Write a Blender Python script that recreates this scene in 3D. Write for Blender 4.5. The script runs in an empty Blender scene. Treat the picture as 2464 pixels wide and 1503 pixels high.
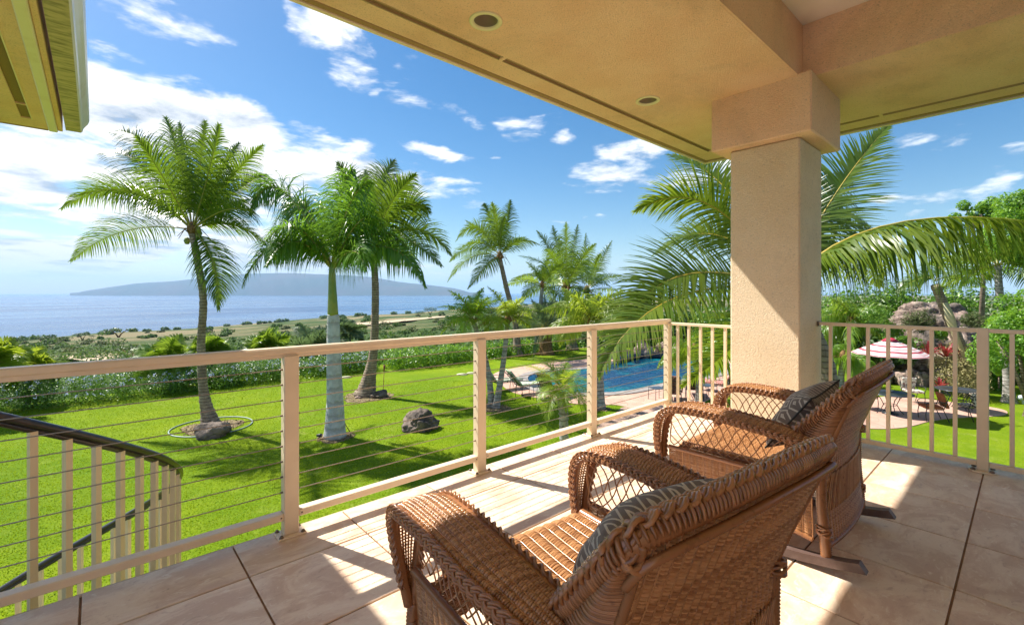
import bpy, math, random
import numpy as np
from mathutils import Vector, Matrix
from mathutils.geometry import tessellate_polygon
random.seed(7)
RG = np.random.default_rng(11)
SC = bpy.context.scene
COL = SC.collection

# ------------------------------------------------------------------ camera
PXF, PXC, HOR, EYE = 1116.0, 1232.0, 703.0, 1.38      # focal length, centre and horizon in a 2464 px wide picture; eye height
YAW = math.atan((2475.0 - PXC) / PXF)
FW = np.array([math.cos(YAW), math.sin(YAW), 0.0])
RT = np.array([math.sin(YAW), -math.cos(YAW), 0.0])
UP = np.array([0, 0, 1.0])
cam_d = bpy.data.cameras.new("camera")
cam = bpy.data.objects.new("camera", cam_d); COL.objects.link(cam)
cam_d.sensor_width = 36.0
cam_d.lens = 36.0 * PXF / 2464.0
cam_d.shift_y = -(751.5 - HOR) / 2464.0
cam_d.clip_start = 0.05
cam_d.clip_end = 150000
cam.location = (0, 0, EYE)
cam.rotation_euler = (math.radians(90), 0, YAW - math.radians(90))
SC.camera = cam

def P(px, py, D):
    """world point seen at (px, py) at depth D"""
    return np.array([0, 0, EYE]) + (FW + RT * ((px - PXC) / PXF) + UP * ((HOR - py) / PXF)) * D
GZ = -2.9
def G(px, py, z=GZ):
    """world point on the ground seen at (px, py)"""
    return P(px, py, (EYE - z) * PXF / (py - HOR))
def dep(p):
    return float(p[0] * FW[0] + p[1] * FW[1])

# ------------------------------------------------------------------ view, sun, sky
SC.view_settings.view_transform = 'Standard'
SC.view_settings.look = 'None'
SC.view_settings.exposure = 1.85
SC.view_settings.gamma = 1.0
SC.view_settings.use_curve_mapping = False
SC.cycles.max_bounces = 8
SC.cycles.diffuse_bounces = 4
SC.cycles.glossy_bounces = 3
SC.cycles.transmission_bounces = 4
SC.cycles.transparent_max_bounces = 8
SC.cycles.volume_bounces = 1
SC.cycles.use_denoising = True
try:
    SC.cycles.denoiser = 'OPENIMAGEDENOISE'
except Exception:
    pass
SUN_EL = math.radians(50.0)
SUN_H = np.array([-0.346, 0.938]) / math.hypot(0.346, 0.938)      # horizontal direction towards the sun
to_sun = Vector((SUN_H[0] * math.cos(SUN_EL), SUN_H[1] * math.cos(SUN_EL), math.sin(SUN_EL)))
sl = bpy.data.lights.new("sun", 'SUN'); sl.energy = 2.75; sl.angle = math.radians(0.6); sl.color = (1.0, 0.95, 0.86)
so = bpy.data.objects.new("sun", sl); COL.objects.link(so)
so.rotation_euler = to_sun.to_track_quat('Z', 'Y').to_euler()
so.location = (0, 0, 30)

class NT:
    """small helper to build shader node trees"""
    def __init__(s, nt):
        s.nt = nt; s.n = nt.nodes; s.l = nt.links
    def new(s, t, **kw):
        n = s.n.new(t)
        for k, v in kw.items(): setattr(n, k, v)
        return n
    def put(s, sock, v):
        if v is None: return
        if isinstance(v, bpy.types.NodeSocket): s.l.new(v, sock)
        elif isinstance(v, (tuple, list)):
            sock.default_value = tuple(v) + ((1.0,) if len(v) == 3 and len(sock.default_value) == 4 else ())
        else: sock.default_value = v
    def math(s, op, a, b=None, c=None, clamp=False):
        n = s.new('ShaderNodeMath', operation=op, use_clamp=clamp)
        s.put(n.inputs[0], a); s.put(n.inputs[1], b); s.put(n.inputs[2], c)
        return n.outputs[0]
    def vmath(s, op, a, b=None, scale=None):
        n = s.new('ShaderNodeVectorMath', operation=op)
        s.put(n.inputs[0], a); s.put(n.inputs[1], b)
        if scale is not None: s.put(n.inputs['Scale'], scale)
        return n.outputs['Value'] if op in ('DOT_PRODUCT', 'LENGTH', 'DISTANCE') else n.outputs[0]
    def mix(s, f, a, b):
        n = s.new('ShaderNodeMix', data_type='RGBA'); n.clamp_factor = True
        s.put(n.inputs[0], f); s.put(n.inputs[6], a); s.put(n.inputs[7], b)
        return n.outputs[2]
    def noise(s, vec, scale, detail=4, rough=0.55, dist=0.0, lac=2.0):
        n = s.new('ShaderNodeTexNoise')
        s.put(n.inputs['Vector'], vec); n.inputs['Scale'].default_value = scale; n.inputs['Detail'].default_value = detail
        n.inputs['Roughness'].default_value = rough; n.inputs['Distortion'].default_value = dist; n.inputs['Lacunarity'].default_value = lac
        return n.outputs['Fac']
    def ramp(s, f, stops, interp='LINEAR'):
        n = s.new('ShaderNodeValToRGB'); cr = n.color_ramp; cr.interpolation = interp
        while len(cr.elements) > 1: cr.elements.remove(cr.elements[-1])
        for i, (p, c) in enumerate(stops):
            e = cr.elements[0] if i == 0 else cr.elements.new(p)
            e.position = p; e.color = (c, c, c, 1) if isinstance(c, (int, float)) else tuple(c) + (1,)
        s.put(n.inputs[0], f)
        return n.outputs[0]
    def remap(s, f, a, b, c=0.0, d=1.0, smooth=True):
        n = s.new('ShaderNodeMapRange'); n.interpolation_type = 'SMOOTHSTEP' if smooth else 'LINEAR'
        s.put(n.inputs[0], f)
        for i, v in enumerate((a, b, c, d)): s.put(n.inputs[i + 1], v)
        return n.outputs[0]
    def sep(s, v):
        n = s.new('ShaderNodeSeparateXYZ'); s.put(n.inputs[0], v); return n.outputs
    def comb(s, x, y, z):
        n = s.new('ShaderNodeCombineXYZ'); s.put(n.inputs[0], x); s.put(n.inputs[1], y); s.put(n.inputs[2], z); return n.outputs[0]

def build_world():
    w = bpy.data.worlds.new("World"); SC.world = w; w.use_nodes = True
    t = NT(w.node_tree); t.n.clear()
    out = t.new('ShaderNodeOutputWorld'); bg = t.new('ShaderNodeBackground')
    sky = t.new('ShaderNodeTexSky', sky_type='NISHITA'); sky.sun_disc = False
    sky.sun_elevation = SUN_EL; sky.sun_rotation = math.atan2(SUN_H[0], SUN_H[1])
    sky.altitude = 120; sky.air_density = 1.0; sky.dust_density = 0.6; sky.ozone_density = 1.5
    d = t.new('ShaderNodeTexCoord').outputs['Generated']
    s = t.sep(d)
    # azimuth (positive to the right of north-east view heading) and elevation of the direction looked at
    hx = t.vmath('DOT_PRODUCT', d, tuple(FW)); hy = t.vmath('DOT_PRODUCT', d, tuple(RT))
    az = t.math('ARCTAN2', hy, hx)
    el = t.math('ARCSINE', t.math('MINIMUM', t.math('MAXIMUM', s[2], -1.0), 1.0))
    # cloud layer coordinates: a plane overhead, seen in perspective
    zz = t.math('ADD', t.math('MAXIMUM', s[2], 0.0), 0.10)
    pl = t.comb(t.math('DIVIDE', s[0], zz), t.math('DIVIDE', s[1], zz), 0.0)
    wv = t.new('ShaderNodeTexNoise'); t.put(wv.inputs['Vector'], pl); wv.inputs['Scale'].default_value = 2.2; wv.inputs['Detail'].default_value = 3
    warp = t.vmath('SCALE', t.vmath('SUBTRACT', wv.outputs['Color'], (0.5, 0.5, 0.5)), scale=0.35)
    pl2 = t.vmath('ADD', pl, warp)
    ang = t.comb(az, t.math('MULTIPLY', el, 1.6), 0.0)
    n_big = t.noise(pl2, 2.3, 9, 0.6)
    mpa = t.new('ShaderNodeMapping'); t.put(mpa.inputs[0], ang); mpa.inputs['Rotation'].default_value = (0, 0, math.radians(24)); mpa.inputs['Scale'].default_value = (.62, 1.25, 1)
    ang2 = mpa.outputs[0]
    n_ang = t.noise(ang2, 10.0, 9, 0.62, 0.3)
    nz = t.math('ADD', t.math('MULTIPLY', n_big, 0.4), t.math('MULTIPLY', n_ang, 0.6))
    # distorted angles for blob outlines
    wa = t.new('ShaderNodeTexNoise'); t.put(wa.inputs['Vector'], ang); wa.inputs['Scale'].default_value = 6.0; wa.inputs['Detail'].default_value = 5
    was = t.sep(t.vmath('SUBTRACT', wa.outputs['Color'], (0.5, 0.5, 0.5)))
    azd = t.math('MULTIPLY_ADD', was[0], 0.16, az); eld = t.math('MULTIPLY_ADD', was[1], 0.10, el)
    blobs = [  # cloud banks: px, py, rx, ry, tilt, weight
        (395, 35, 190, 48, 14, .95), (270, 85, 120, 30, 22, .85), (230, 165, 85, 60, 25, .85), (402, 186, 28, 20, 0, .8),
        (330, 270, 270, 95, 12, 1.45), (110, 400, 360, 150, 5, 1.35), (600, 360, 260, 90, 22, 1.4), (860, 410, 270, 56, 12, 1.3), (740, 300, 130, 26, 10, .8), (840, 345, 80, 34, 0, .9),
        (1000, 420, 110, 44, 12, 1.1), (350, 470, 460, 80, 4, 1.35), (150, 600, 380, 48, 2, 1.4), (620, 600, 460, 55, 4, 1.4), (950, 650, 300, 30, 2, .75),
        (815, 90, 125, 75, 30, .95), (700, 20, 70, 20, 20, .7), (925, 212, 30, 18, 0, .75), (985, 232, 55, 26, 8, .85), (975, 160, 50, 35, 10, .7), (1105, 260, 70, 24, 22, .8), (1235, 295, 80, 26, 20, .72),
        (1345, 332, 30, 22, 0, .8), (1062, 363, 95, 20, 8, .95), (1185, 380, 14, 8, 0, .8),
        (1540, 352, 120, 32, 10, 1.1), (1500, 408, 190, 36, -4, 1.15), (1700, 400, 150, 60, 10, 1.1), (1385, 527, 80, 6, 0, .8),
        (2140, 325, 90, 20, -8, .75), (2290, 310, 110, 20, -10, .62), (2440, 360, 90, 40, -15, .8), (2390, 425, 150, 26, -16, .8), (2140, 478, 90, 16, -8, .7), (2182, 516, 28, 10, 0, .8),
        (2240, 470, 60, 20, -10, .65), (2300, 500, 90, 30, -12, .6)]
    acc = None
    for (px, py, rx, ry, tilt, wt) in blobs:
        u = (px - PXC) / PXF; a0 = math.atan(u); e0 = math.atan((HOR - py) / PXF * math.cos(a0))
        k = math.cos(a0)
        ra = rx / PXF * k * k; re = ry / PXF * k
        dx = t.math('SUBTRACT', azd, a0); dy = t.math('SUBTRACT', eld, e0)
        tl = math.radians(tilt); c, sn = math.cos(tl), math.sin(tl)
        X = t.math('MULTIPLY_ADD', dx, c / ra, t.math('MULTIPLY', dy, -sn / ra))
        Y = t.math('MULTIPLY_ADD', dx, sn / re, t.math('MULTIPLY', dy, c / re))
        r2 = t.math('MULTIPLY_ADD', X, X, t.math('MULTIPLY', Y, Y))
        v = t.math('MULTIPLY', t.math('SUBTRACT', 1.0, t.math('MULTIPLY', r2, 0.5), clamp=True), wt)
        acc = v if acc is None else t.math('SMOOTH_MAX', acc, v, 0.15)
    away = t.remap(hx, 0.45, 0.1)                       # the rest of the sky, out of the picture: scattered fair weather clouds
    acc = t.math('ADD', acc, t.math('MULTIPLY', away, 0.55))
    dens = t.math('ADD', t.math('MULTIPLY', acc, 0.60), t.math('MULTIPLY', t.math('SUBTRACT', nz, 0.5), 2.5))
    cov = t.remap(dens, 0.34, 0.74)
    cov = t.math('MULTIPLY', cov, t.remap(acc, 0.02, 0.25))
    cov = t.math('MULTIPLY', cov, t.remap(s[2], 0.0, 0.06))
    # self shading: compare the cloud field with itself a step towards the sun
    sh = t.noise(t.vmath('ADD', pl2, (SUN_H[0] * 0.16, SUN_H[1] * 0.16, 0)), 2.3, 6, 0.6)
    sha = t.noise(t.vmath('ADD', ang2, (-0.028, 0.045, 0)), 10.0, 6, 0.62, 0.3)
    shade = t.math('ADD', t.math('SUBTRACT', n_big, sh), t.math('MULTIPLY', t.math('SUBTRACT', n_ang, sha), 0.9))
    thick = t.remap(dens, 0.62, 1.25, 0.0, 1.0)
    lit = t.math('ADD', t.math('MULTIPLY', shade, 3.0), t.math('MULTIPLY_ADD', thick, -0.50, 0.92), clamp=True)
    low = t.remap(s[2], 0.02, 0.16, 0.80, 1.0)
    ccol = t.mix(lit, (.80, 1.0, 1.28), (2.5, 2.5, 2.5))
    ccol = t.vmath('SCALE', ccol, scale=low)
    hs = t.new('ShaderNodeHueSaturation'); hs.inputs['Saturation'].default_value = 1.42; hs.inputs['Value'].default_value = .265; hs.inputs['Hue'].default_value = .498
    t.put(hs.inputs['Color'], sky.outputs[0])
    hzf = t.remap(s[2], 0.10, 0.0, 0.0, 0.28)           # pale air near the horizon
    scol = t.mix(hzf, hs.outputs[0], (1.12, 1.58, 2.1))
    fin = t.mix(cov, scol, ccol)
    t.put(bg.inputs[0], fin); bg.inputs[1].default_value = 0.15
    t.l.new(bg.outputs[0], out.inputs[0])
build_world()

# ------------------------------------------------------------------ materials
MATS = {}
def material(name, col, rough=0.6, spec=0.5, col2=None, scale=5.0, lo=0.35, hi=0.65, bump=0.0, bscale=40.0, bdist=0.01, metal=0.0, rnd=0.0, coat=0.0, detail=5, stretch=None):
    if name in MATS: return MATS[name]
    m = bpy.data.materials.new(name); m.use_nodes = True
    t = NT(m.node_tree); b = t.n['Principled BSDF']
    tc = t.new('ShaderNodeTexCoord'); v = tc.outputs['Object']
    if stretch:
        mp = t.new('ShaderNodeMapping'); t.put(mp.inputs[0], v); mp.inputs['Scale'].default_value = stretch; v = mp.outputs[0]
    c = tuple(col)
    if col2 is not None:
        f = t.remap(t.noise(v, scale, detail), lo, hi)
        c = t.mix(f, tuple(col), tuple(col2))
    if rnd:
        oi = t.new('ShaderNodeObjectInfo'); hsv = t.new('ShaderNodeHueSaturation')
        t.put(hsv.inputs['Color'], c)
        t.put(hsv.inputs['Value'], t.math('MULTIPLY_ADD', oi.outputs['Random'], 2 * rnd, 1 - rnd))
        c = hsv.outputs[0]
    t.put(b.inputs['Base Color'], c)
    b.inputs['Roughness'].default_value = rough; b.inputs['Metallic'].default_value = metal
    b.inputs['Specular IOR Level'].default_value = spec; b.inputs['Coat Weight'].default_value = coat
    if bump:
        bm = t.new('ShaderNodeBump'); bm.inputs['Strength'].default_value = bump; bm.inputs['Distance'].default_value = bdist
        t.put(bm.inputs['Height'], t.noise(v, bscale, 4)); t.l.new(bm.outputs[0], b.inputs['Normal'])
    MATS[name] = m
    return m

def leaf_material(name, ca, cb, rough=0.38, trans=0.35, tcol=None, spec=0.5):
    """two-sided leaf; each leaf's own random value sits in the attribute 'rnd'"""
    m = bpy.data.materials.new(name); m.use_nodes = True
    t = NT(m.node_tree); b = t.n['Principled BSDF']; out = t.n['Material Output']
    at = t.new('ShaderNodeAttribute', attribute_name='rnd')
    c = t.mix(at.outputs['Fac'], tuple(ca), tuple(cb))
    t.put(b.inputs['Base Color'], c); b.inputs['Roughness'].default_value = rough; b.inputs['Specular IOR Level'].default_value = spec
    tr = t.new('ShaderNodeBsdfTranslucent')
    if tcol is None: tcol = (min(1, cb[0] * 2.2), min(1, cb[1] * 1.9), cb[2] * 1.0)
    t.put(tr.inputs[0], tuple(tcol))
    mx = t.new('ShaderNodeMixShader'); mx.inputs[0].default_value = trans
    t.l.new(b.outputs[0], mx.inputs[1]); t.l.new(tr.outputs[0], mx.inputs[2]); t.l.new(mx.outputs[0], out.inputs[0])
    MATS[name] = m
    return m

STUCCO = material('stucco', (.90, .575, .375), .9, .2, (.94, .64, .44), 3.0, .3, .7)
def fix_stucco(m, sc=95, st=.55, dist=.005):
    t = NT(m.node_tree); b = t.n['Principled BSDF']
    v = t.new('ShaderNodeTexCoord').outputs['Object']
    n1 = t.noise(v, sc, 3, .6, .8); n2 = t.noise(v, sc * .33, 3, .6, .5)
    h = t.math('ADD', t.remap(n1, .42, .60), t.math('MULTIPLY', n2, .8))
    src = b.inputs['Base Color'].links[0].from_socket; hv = t.new('ShaderNodeHueSaturation'); t.put(hv.inputs['Color'], src)
    stain = t.remap(t.noise(v, .8, 7, .7, .6), .50, .68); spk = t.remap(n1, .44, .34)
    t.put(hv.inputs['Value'], t.math('SUBTRACT', t.math('SUBTRACT', 1.0, t.math('MULTIPLY', stain, .13)), t.math('MULTIPLY', spk, .28)))
    t.put(b.inputs['Base Color'], hv.outputs[0])
    bm = t.new('ShaderNodeBump'); bm.inputs['Strength'].default_value = st; bm.inputs['Distance'].default_value = dist
    t.put(bm.inputs['Height'], h); t.l.new(bm.outputs[0], b.inputs['Normal'])
fix_stucco(STUCCO)
STUCCO_L = material('stucco_shaft', (.80, .62, .41), .9, .2, (.85, .68, .47), 3.0, .3, .7); fix_stucco(STUCCO_L, 85, .6, .006)
WHITECEIL = material('ceiling_paint', (.88, .76, .68), .9, .2, (.90, .80, .72), 2.0, bump=.2, bscale=120, bdist=.002)
FASCIA = material('painted_board', (.86, .70, .52), .45, .4, (.78, .62, .44), 6.0, .4, .75)
ALU = material('beige_aluminium', (.82, .66, .47), .35, .5, (.78, .62, .44), 8.0, bump=.06, bscale=300, bdist=.001)
CABLE = material('steel_cable', (.36, .28, .22), .35, .5, metal=.6, bump=.3, bscale=600, bdist=.001)
BOLT = material('bolt_steel', (.20, .15, .11), .4, .5, metal=.8)
HANDRAIL = material('dark_handrail', (.035, .030, .028), .28, .6, (.07, .05, .04), 9.0, .5, .7)
DIRTY = material('weathered_gutter', (.58, .45, .28), .5, .4, (.22, .18, .11), 3.0, .38, .72, stretch=(2.5, 9, 2.5), detail=8)
GUTTER = material('gutter_paint', (.74, .68, .64), .3, .5, (.64, .55, .42), 4.0, .5, .8)
VENT = material('vent_screen', (.34, .22, .11), .7, .3)
def vent_lines(m):
    t = NT(m.node_tree); b = t.n['Principled BSDF']; v = t.new('ShaderNodeTexCoord').outputs['Object']
    s = t.sep(v)
    w = t.math('SINE', t.math('MULTIPLY', t.math('ADD', s[0], s[1]), 420.0))
    t.put(b.inputs['Base Color'], t.mix(t.remap(w, -.4, .5), (.12, .07, .035), (.42, .27, .14)))
vent_lines(VENT)

# ------------------------------------------------------------------ mesh building
class MB:
    def __init__(s): s.v = []; s.f = []; s.n = 0; s.sm = []; s.rn = []
    def add(s, v, f, smooth=False, rnd=None):
        v = np.asarray(v, float).reshape(-1, 3)
        s.v.append(v)
        s.f.extend([tuple(int(i) + s.n for i in q) for q in f]); s.sm.extend([smooth] * len(f)); s.n += len(v)
        s.rn.append(np.full(len(v), .5 if rnd is None else rnd))
        return s
    def box(s, a, b):
        (x0, y0, z0), (x1, y1, z1) = a, b
        x0, x1 = sorted((x0, x1)); y0, y1 = sorted((y0, y1)); z0, z1 = sorted((z0, z1))
        return s.add([(x0, y0, z0), (x1, y0, z0), (x1, y1, z0), (x0, y1, z0), (x0, y0, z1), (x1, y0, z1), (x1, y1, z1), (x0, y1, z1)],
                     [(3, 2, 1, 0), (4, 5, 6, 7), (0, 1, 5, 4), (1, 2, 6, 5), (2, 3, 7, 6), (3, 0, 4, 7)])
    def bbox(s, a, b, r=.004):
        """box with bevelled edges"""
        (x0, y0, z0), (x1, y1, z1) = a, b
        x0, x1 = sorted((x0, x1)); y0, y1 = sorted((y0, y1)); z0, z1 = sorted((z0, z1))
        r = min(r, (x1 - x0) * .3, (y1 - y0) * .3, (z1 - z0) * .3)
        V = []; idx = {}
        for ix, x in enumerate((x0, x1)):
            for iy, y in enumerate((y0, y1)):
                for iz, z in enumerate((z0, z1)):
                    sx, sy, sz = (1, -1)[ix] * r, (1, -1)[iy] * r, (1, -1)[iz] * r
                    idx[ix, iy, iz] = len(V)
                    V += [(x, y + sy, z + sz), (x + sx, y, z + sz), (x + sx, y + sy, z)]
        F = []
        q = lambda i, k: idx[i] + k
        for i in (0, 1):
            o = [q((i, 0, 0), 0), q((i, 1, 0), 0), q((i, 1, 1), 0), q((i, 0, 1), 0)]; F.append(o if i else o[::-1])
            o = [q((0, i, 0), 1), q((1, i, 0), 1), q((1, i, 1), 1), q((0, i, 1), 1)]; F.append(o[::-1] if i else o)
            o = [q((0, 0, i), 2), q((1, 0, i), 2), q((1, 1, i), 2), q((0, 1, i), 2)]; F.append(o if i else o[::-1])
        for i in (0, 1):
            for j in (0, 1):
                F.append((q((0, i, j), 1), q((1, i, j), 1), q((1, i, j), 2), q((0, i, j), 2)))
                F.append((q((i, 0, j), 0), q((i, 1, j), 0), q((i, 1, j), 2), q((i, 0, j), 2)))
                F.append((q((i, j, 0), 0), q((i, j, 1), 0), q((i, j, 1), 1), q((i, j, 0), 1)))
                for k in (0, 1): F.append((q((i, j, k), 0), q((i, j, k), 1), q((i, j, k), 2)))
        return s.add(V, F)
    def tube(s, pts, r, n=8, caps=True, closed=False, smooth=True, ref=None, rnd=None, flat=1.0):
        pts = np.asarray(pts, float); m = len(pts)
        r = np.full(m, r, float) if np.isscalar(r) else np.asarray(r, float)
        if closed: t = np.roll(pts, -1, 0) - np.roll(pts, 1, 0)
        else: t = np.gradient(pts, axis=0)
        t /= np.linalg.norm(t, axis=1)[:, None] + 1e-12
        if ref is None:
            mt = np.abs(t).mean(0); ref = np.eye(3)[int(np.argmin(mt))]
        a = np.cross(t, ref); a /= np.linalg.norm(a, axis=1)[:, None] + 1e-12
        b = np.cross(t, a)
        th = np.arange(n) * 2 * math.pi / n + math.pi / n
        V = pts[:, None, :] + r[:, None, None] * (np.cos(th)[None, :, None] * a[:, None, :] + flat * np.sin(th)[None, :, None] * b[:, None, :])
        F = []
        mm = m if closed else m - 1
        for i in range(mm):
            i2 = (i + 1) % m
            for j in range(n):
                j2 = (j + 1) % n
                F.append((i * n + j, i2 * n + j, i2 * n + j2, i * n + j2))
        if caps and not closed:
            F.append(tuple(range(n))); F.append(tuple(range((m - 1) * n, m * n))[::-1])
        return s.add(V.reshape(-1, 3), F, smooth, rnd)
    def lathe(s, prof, n=24, c=(0, 0, 0), smooth=True):
        prof = list(prof); V = []
        for (r, z) in prof:
            for j in range(n):
                a = 2 * math.pi * j / n; V.append((c[0] + r * math.cos(a), c[1] + r * math.sin(a), c[2] + z))
        F = [(i * n + j, i * n + (j + 1) % n, (i + 1) * n + (j + 1) % n, (i + 1) * n + j) for i in range(len(prof) - 1) for j in range(n)]
        return s.add(V, F, smooth)
    def prism(s, poly, z0, z1, holes=()):
        loops = [list(poly)] + [list(h) for h in holes]
        tri = tessellate_polygon([[Vector((x, y, 0)) for x, y in l] for l in loops])
        allp = [p for l in loops for p in l]; N = len(allp)
        V = [(x, y, z0) for x, y in allp] + [(x, y, z1) for x, y in allp]
        F = []
        for (a, b, c) in tri:
            pa, pb, pc = allp[a], allp[b], allp[c]
            up = (pb[0] - pa[0]) * (pc[1] - pa[1]) - (pb[1] - pa[1]) * (pc[0] - pa[0]) > 0
            if not up: a, c = c, a
            F.append((c, b, a)); F.append((a + N, b + N, c + N))
        o = 0
        for l in loops:
            n = len(l)
            for i in range(n):
                j = (i + 1) % n; F.append((o + i, o + j, N + o + j, N + o + i))
            o += n
        return s.add(V, F)
    def obj(s, name, mat, parent=None, loc=(0, 0, 0), smooth=None):
        me = bpy.data.meshes.new(name)
        v = np.concatenate(s.v) if s.v else np.zeros((0, 3))
        loc = np.asarray(loc, float)
        me.from_pydata((v - loc).tolist(), [], s.f)
        if any(s.sm) or smooth:
            me.polygons.foreach_set('use_smooth', [True] * len(s.f) if smooth else s.sm)
        at = me.attributes.new('rnd', 'FLOAT', 'POINT'); at.data.foreach_set('value', np.concatenate(s.rn).astype('f'))
        me.materials.append(mat)
        o = bpy.data.objects.new(name, me); COL.objects.link(o); o.location = loc
        if parent is not None:
            o.parent = parent
            pl = parent_world(parent)
            o.location = loc - pl
        return o

def parent_world(p):
    l = np.zeros(3)
    while p is not None:
        l += np.array(p.location); p = p.parent
    return l

def thing(name, label, cat, loc=(0, 0, 0), group=None, rz=0.0):
    o = bpy.data.objects.new(name, None); COL.objects.link(o); o.location = loc; o.rotation_euler.z = rz
    o.empty_display_size = .1
    return tag(o, label, cat, group)
def tag(o, label=None, cat=None, group=None, kind=None):
    if label: o['label'] = label
    if cat: o['category'] = cat
    if group: o['group'] = group
    if kind: o['kind'] = kind
    return o
def dup(root, loc, rz=0.0, label=None, group=None, scale=None):
    r = root.copy(); COL.objects.link(r); r.location = loc; r.rotation_euler.z = rz
    if scale: r.scale = (scale,) * 3
    if label: r['label'] = label
    if group: r['group'] = group
    for ch in list(root.children):
        c = ch.copy(); COL.objects.link(c); c.parent = r
        for g in list(ch.children):
            d = g.copy(); COL.objects.link(d); d.parent = c
    return r

def np_mesh(name, V, faces4=None, faces3=None, mat=None, rnd=None, smooth=False, parent=None, loc=(0, 0, 0)):
    """mesh straight from numpy arrays"""
    me = bpy.data.meshes.new(name); V = np.asarray(V, dtype=np.float32)
    loc = np.asarray(loc, float)
    me.vertices.add(len(V)); me.vertices.foreach_set('co', (V - loc).astype('f').ravel())
    li = []; st = []; c = 0
    n4 = 0 if faces4 is None else len(faces4); n3 = 0 if faces3 is None else len(faces3)
    if n4: li.append(np.asarray(faces4).ravel()); st.append(np.arange(n4) * 4); c = n4 * 4
    if n3: li.append(np.asarray(faces3).ravel()); st.append(c + np.arange(n3) * 3)
    li = np.concatenate(li).astype('i'); st = np.concatenate(st).astype('i')
    me.loops.add(len(li)); me.loops.foreach_set('vertex_index', li)
    me.polygons.add(n4 + n3); me.polygons.foreach_set('loop_start', st)
    if smooth: me.polygons.foreach_set('use_smooth', np.ones(n4 + n3, bool))
    me.update(calc_edges=True)
    if rnd is not None:
        at = me.attributes.new('rnd', 'FLOAT', 'POINT'); at.data.foreach_set('value', np.asarray(rnd).astype('f'))
    if mat: me.materials.append(mat)
    o = bpy.data.objects.new(name, me); COL.objects.link(o)
    if parent is not None:
        o.parent = parent; o.location = loc - parent_world(parent)
    else: o.location = loc
    return o

def unit(a):
    return a / (np.linalg.norm(a, axis=-1, keepdims=True) + 1e-12)

def leaf_cards(C, N, size, aspect=1.8, rnd=None, rg=RG, bend=.25):
    """one small folded leaf (two triangles sharing the midrib) at every centre C with normal about N"""
    n = len(C); size = np.broadcast_to(size, (n,))
    N = unit(N); a = unit(np.cross(N, unit(rg.normal(size=(n, 3))))); b = np.cross(N, a)
    L = (size * .5)[:, None]; W = (size * .5 / aspect)[:, None]
    V = np.empty((n, 4, 3)); V[:, 0] = C - a * L; V[:, 1] = C + b * W + N * W * bend; V[:, 2] = C + a * L; V[:, 3] = C - b * W + N * W * bend
    i = np.arange(n) * 4
    F = np.stack([np.stack([i, i + 1, i + 2], 1), np.stack([i, i + 2, i + 3], 1)], 1).reshape(-1, 3)
    r = rg.random(n) if rnd is None else rnd
    return V.reshape(-1, 3), F, np.repeat(r, 4)

def blob_leaves(centers, radii, per, size, rg=RG, aspect=1.8, shell=.55, up=.5, flat=(1, 1, 1)):
    """leaves filling the outer part of many lumpy balls"""
    C = []; N = []; S = []
    for c, r, k in zip(centers, radii, per):
        d = unit(rg.normal(size=(k, 3)))
        rad = r * (shell + (1 - shell) * rg.random(k) ** .6) * (1 + .12 * np.sin(d[:, 0] * 7 + c[0]) * np.sin(d[:, 1] * 6 + c[1] * 3))
        C.append(np.asarray(c) + d * rad[:, None] * np.asarray(flat)); N.append(d + rg.normal(size=(k, 3)) * .7 + np.array([0, 0, up])); S.append(size * (.6 + .8 * rg.random(k)))
    C = np.concatenate(C); N = np.concatenate(N); S = np.concatenate(S)
    return leaf_cards(C, N, S, aspect, None, rg)
# ------------------------------------------------------------------ balcony floor
TX0, TXS, TY0, TYS = 0.555, 0.605, 2.53, 0.575
EDGE_Y, EDGE_X = 2.90, 5.25
def tile_mat():
    m = bpy.data.materials.new('travertine_tile'); m.use_nodes = True
    t = NT(m.node_tree); b = t.n['Principled BSDF']
    v = t.new('ShaderNodeTexCoord').outputs['Object']; oi = t.new('ShaderNodeObjectInfo')
    off = t.vmath('SCALE', oi.outputs['Location'], scale=1.7)
    v = t.vmath('ADD', v, off)
    mp = t.new('ShaderNodeMapping'); t.put(mp.inputs[0], v); mp.inputs['Scale'].default_value = (1.0, 1.9, 1); mp.inputs['Rotation'].default_value = (0, 0, .5); vs = mp.outputs[0]
    n1 = t.noise(vs, 2.6, 8, .66, .9); n2 = t.noise(vs, 11, 7, .7, 1.4); n3 = t.noise(v, 46, 5, .65)
    c = t.mix(t.remap(n1, .40, .60), (.68, .47, .32), (.84, .66, .49))
    c = t.mix(t.math('MULTIPLY', t.remap(n2, .54, .70), .75), c, (.92, .80, .66))
    c = t.mix(t.math('MULTIPLY', t.remap(n2, .44, .32), .55), c, (.50, .30, .18))
    c = t.mix(t.math('MULTIPLY', t.remap(n3, .60, .72), .35), c, (.36, .22, .14))
    hs = t.new('ShaderNodeHueSaturation'); t.put(hs.inputs['Color'], c); t.put(hs.inputs['Value'], t.math('MULTIPLY_ADD', oi.outputs['Random'], .14, .93))
    t.put(b.inputs['Base Color'], hs.outputs[0])
    t.put(b.inputs['Roughness'], t.remap(n2, .3, .7, .30, .55, False)); b.inputs['Specular IOR Level'].default_value = .45
    bm = t.new('ShaderNodeBump'); bm.inputs['Strength'].default_value = .25; bm.inputs['Distance'].default_value = .002
    t.put(bm.inputs['Height'], t.math('ADD', n2, n3)); t.l.new(bm.outputs[0], b.inputs['Normal'])
    return m
TILE = tile_mat()
GROUT = material('grout', (.20, .105, .05), .85, .2, (.28, .16, .09), 9.0)
CONC = material('slab_edge', (.60, .46, .33), .8, .2, (.52, .40, .29), 5.0, bump=.3, bscale=60, bdist=.003)
XW, YS = -1.86, -1.77
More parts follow.
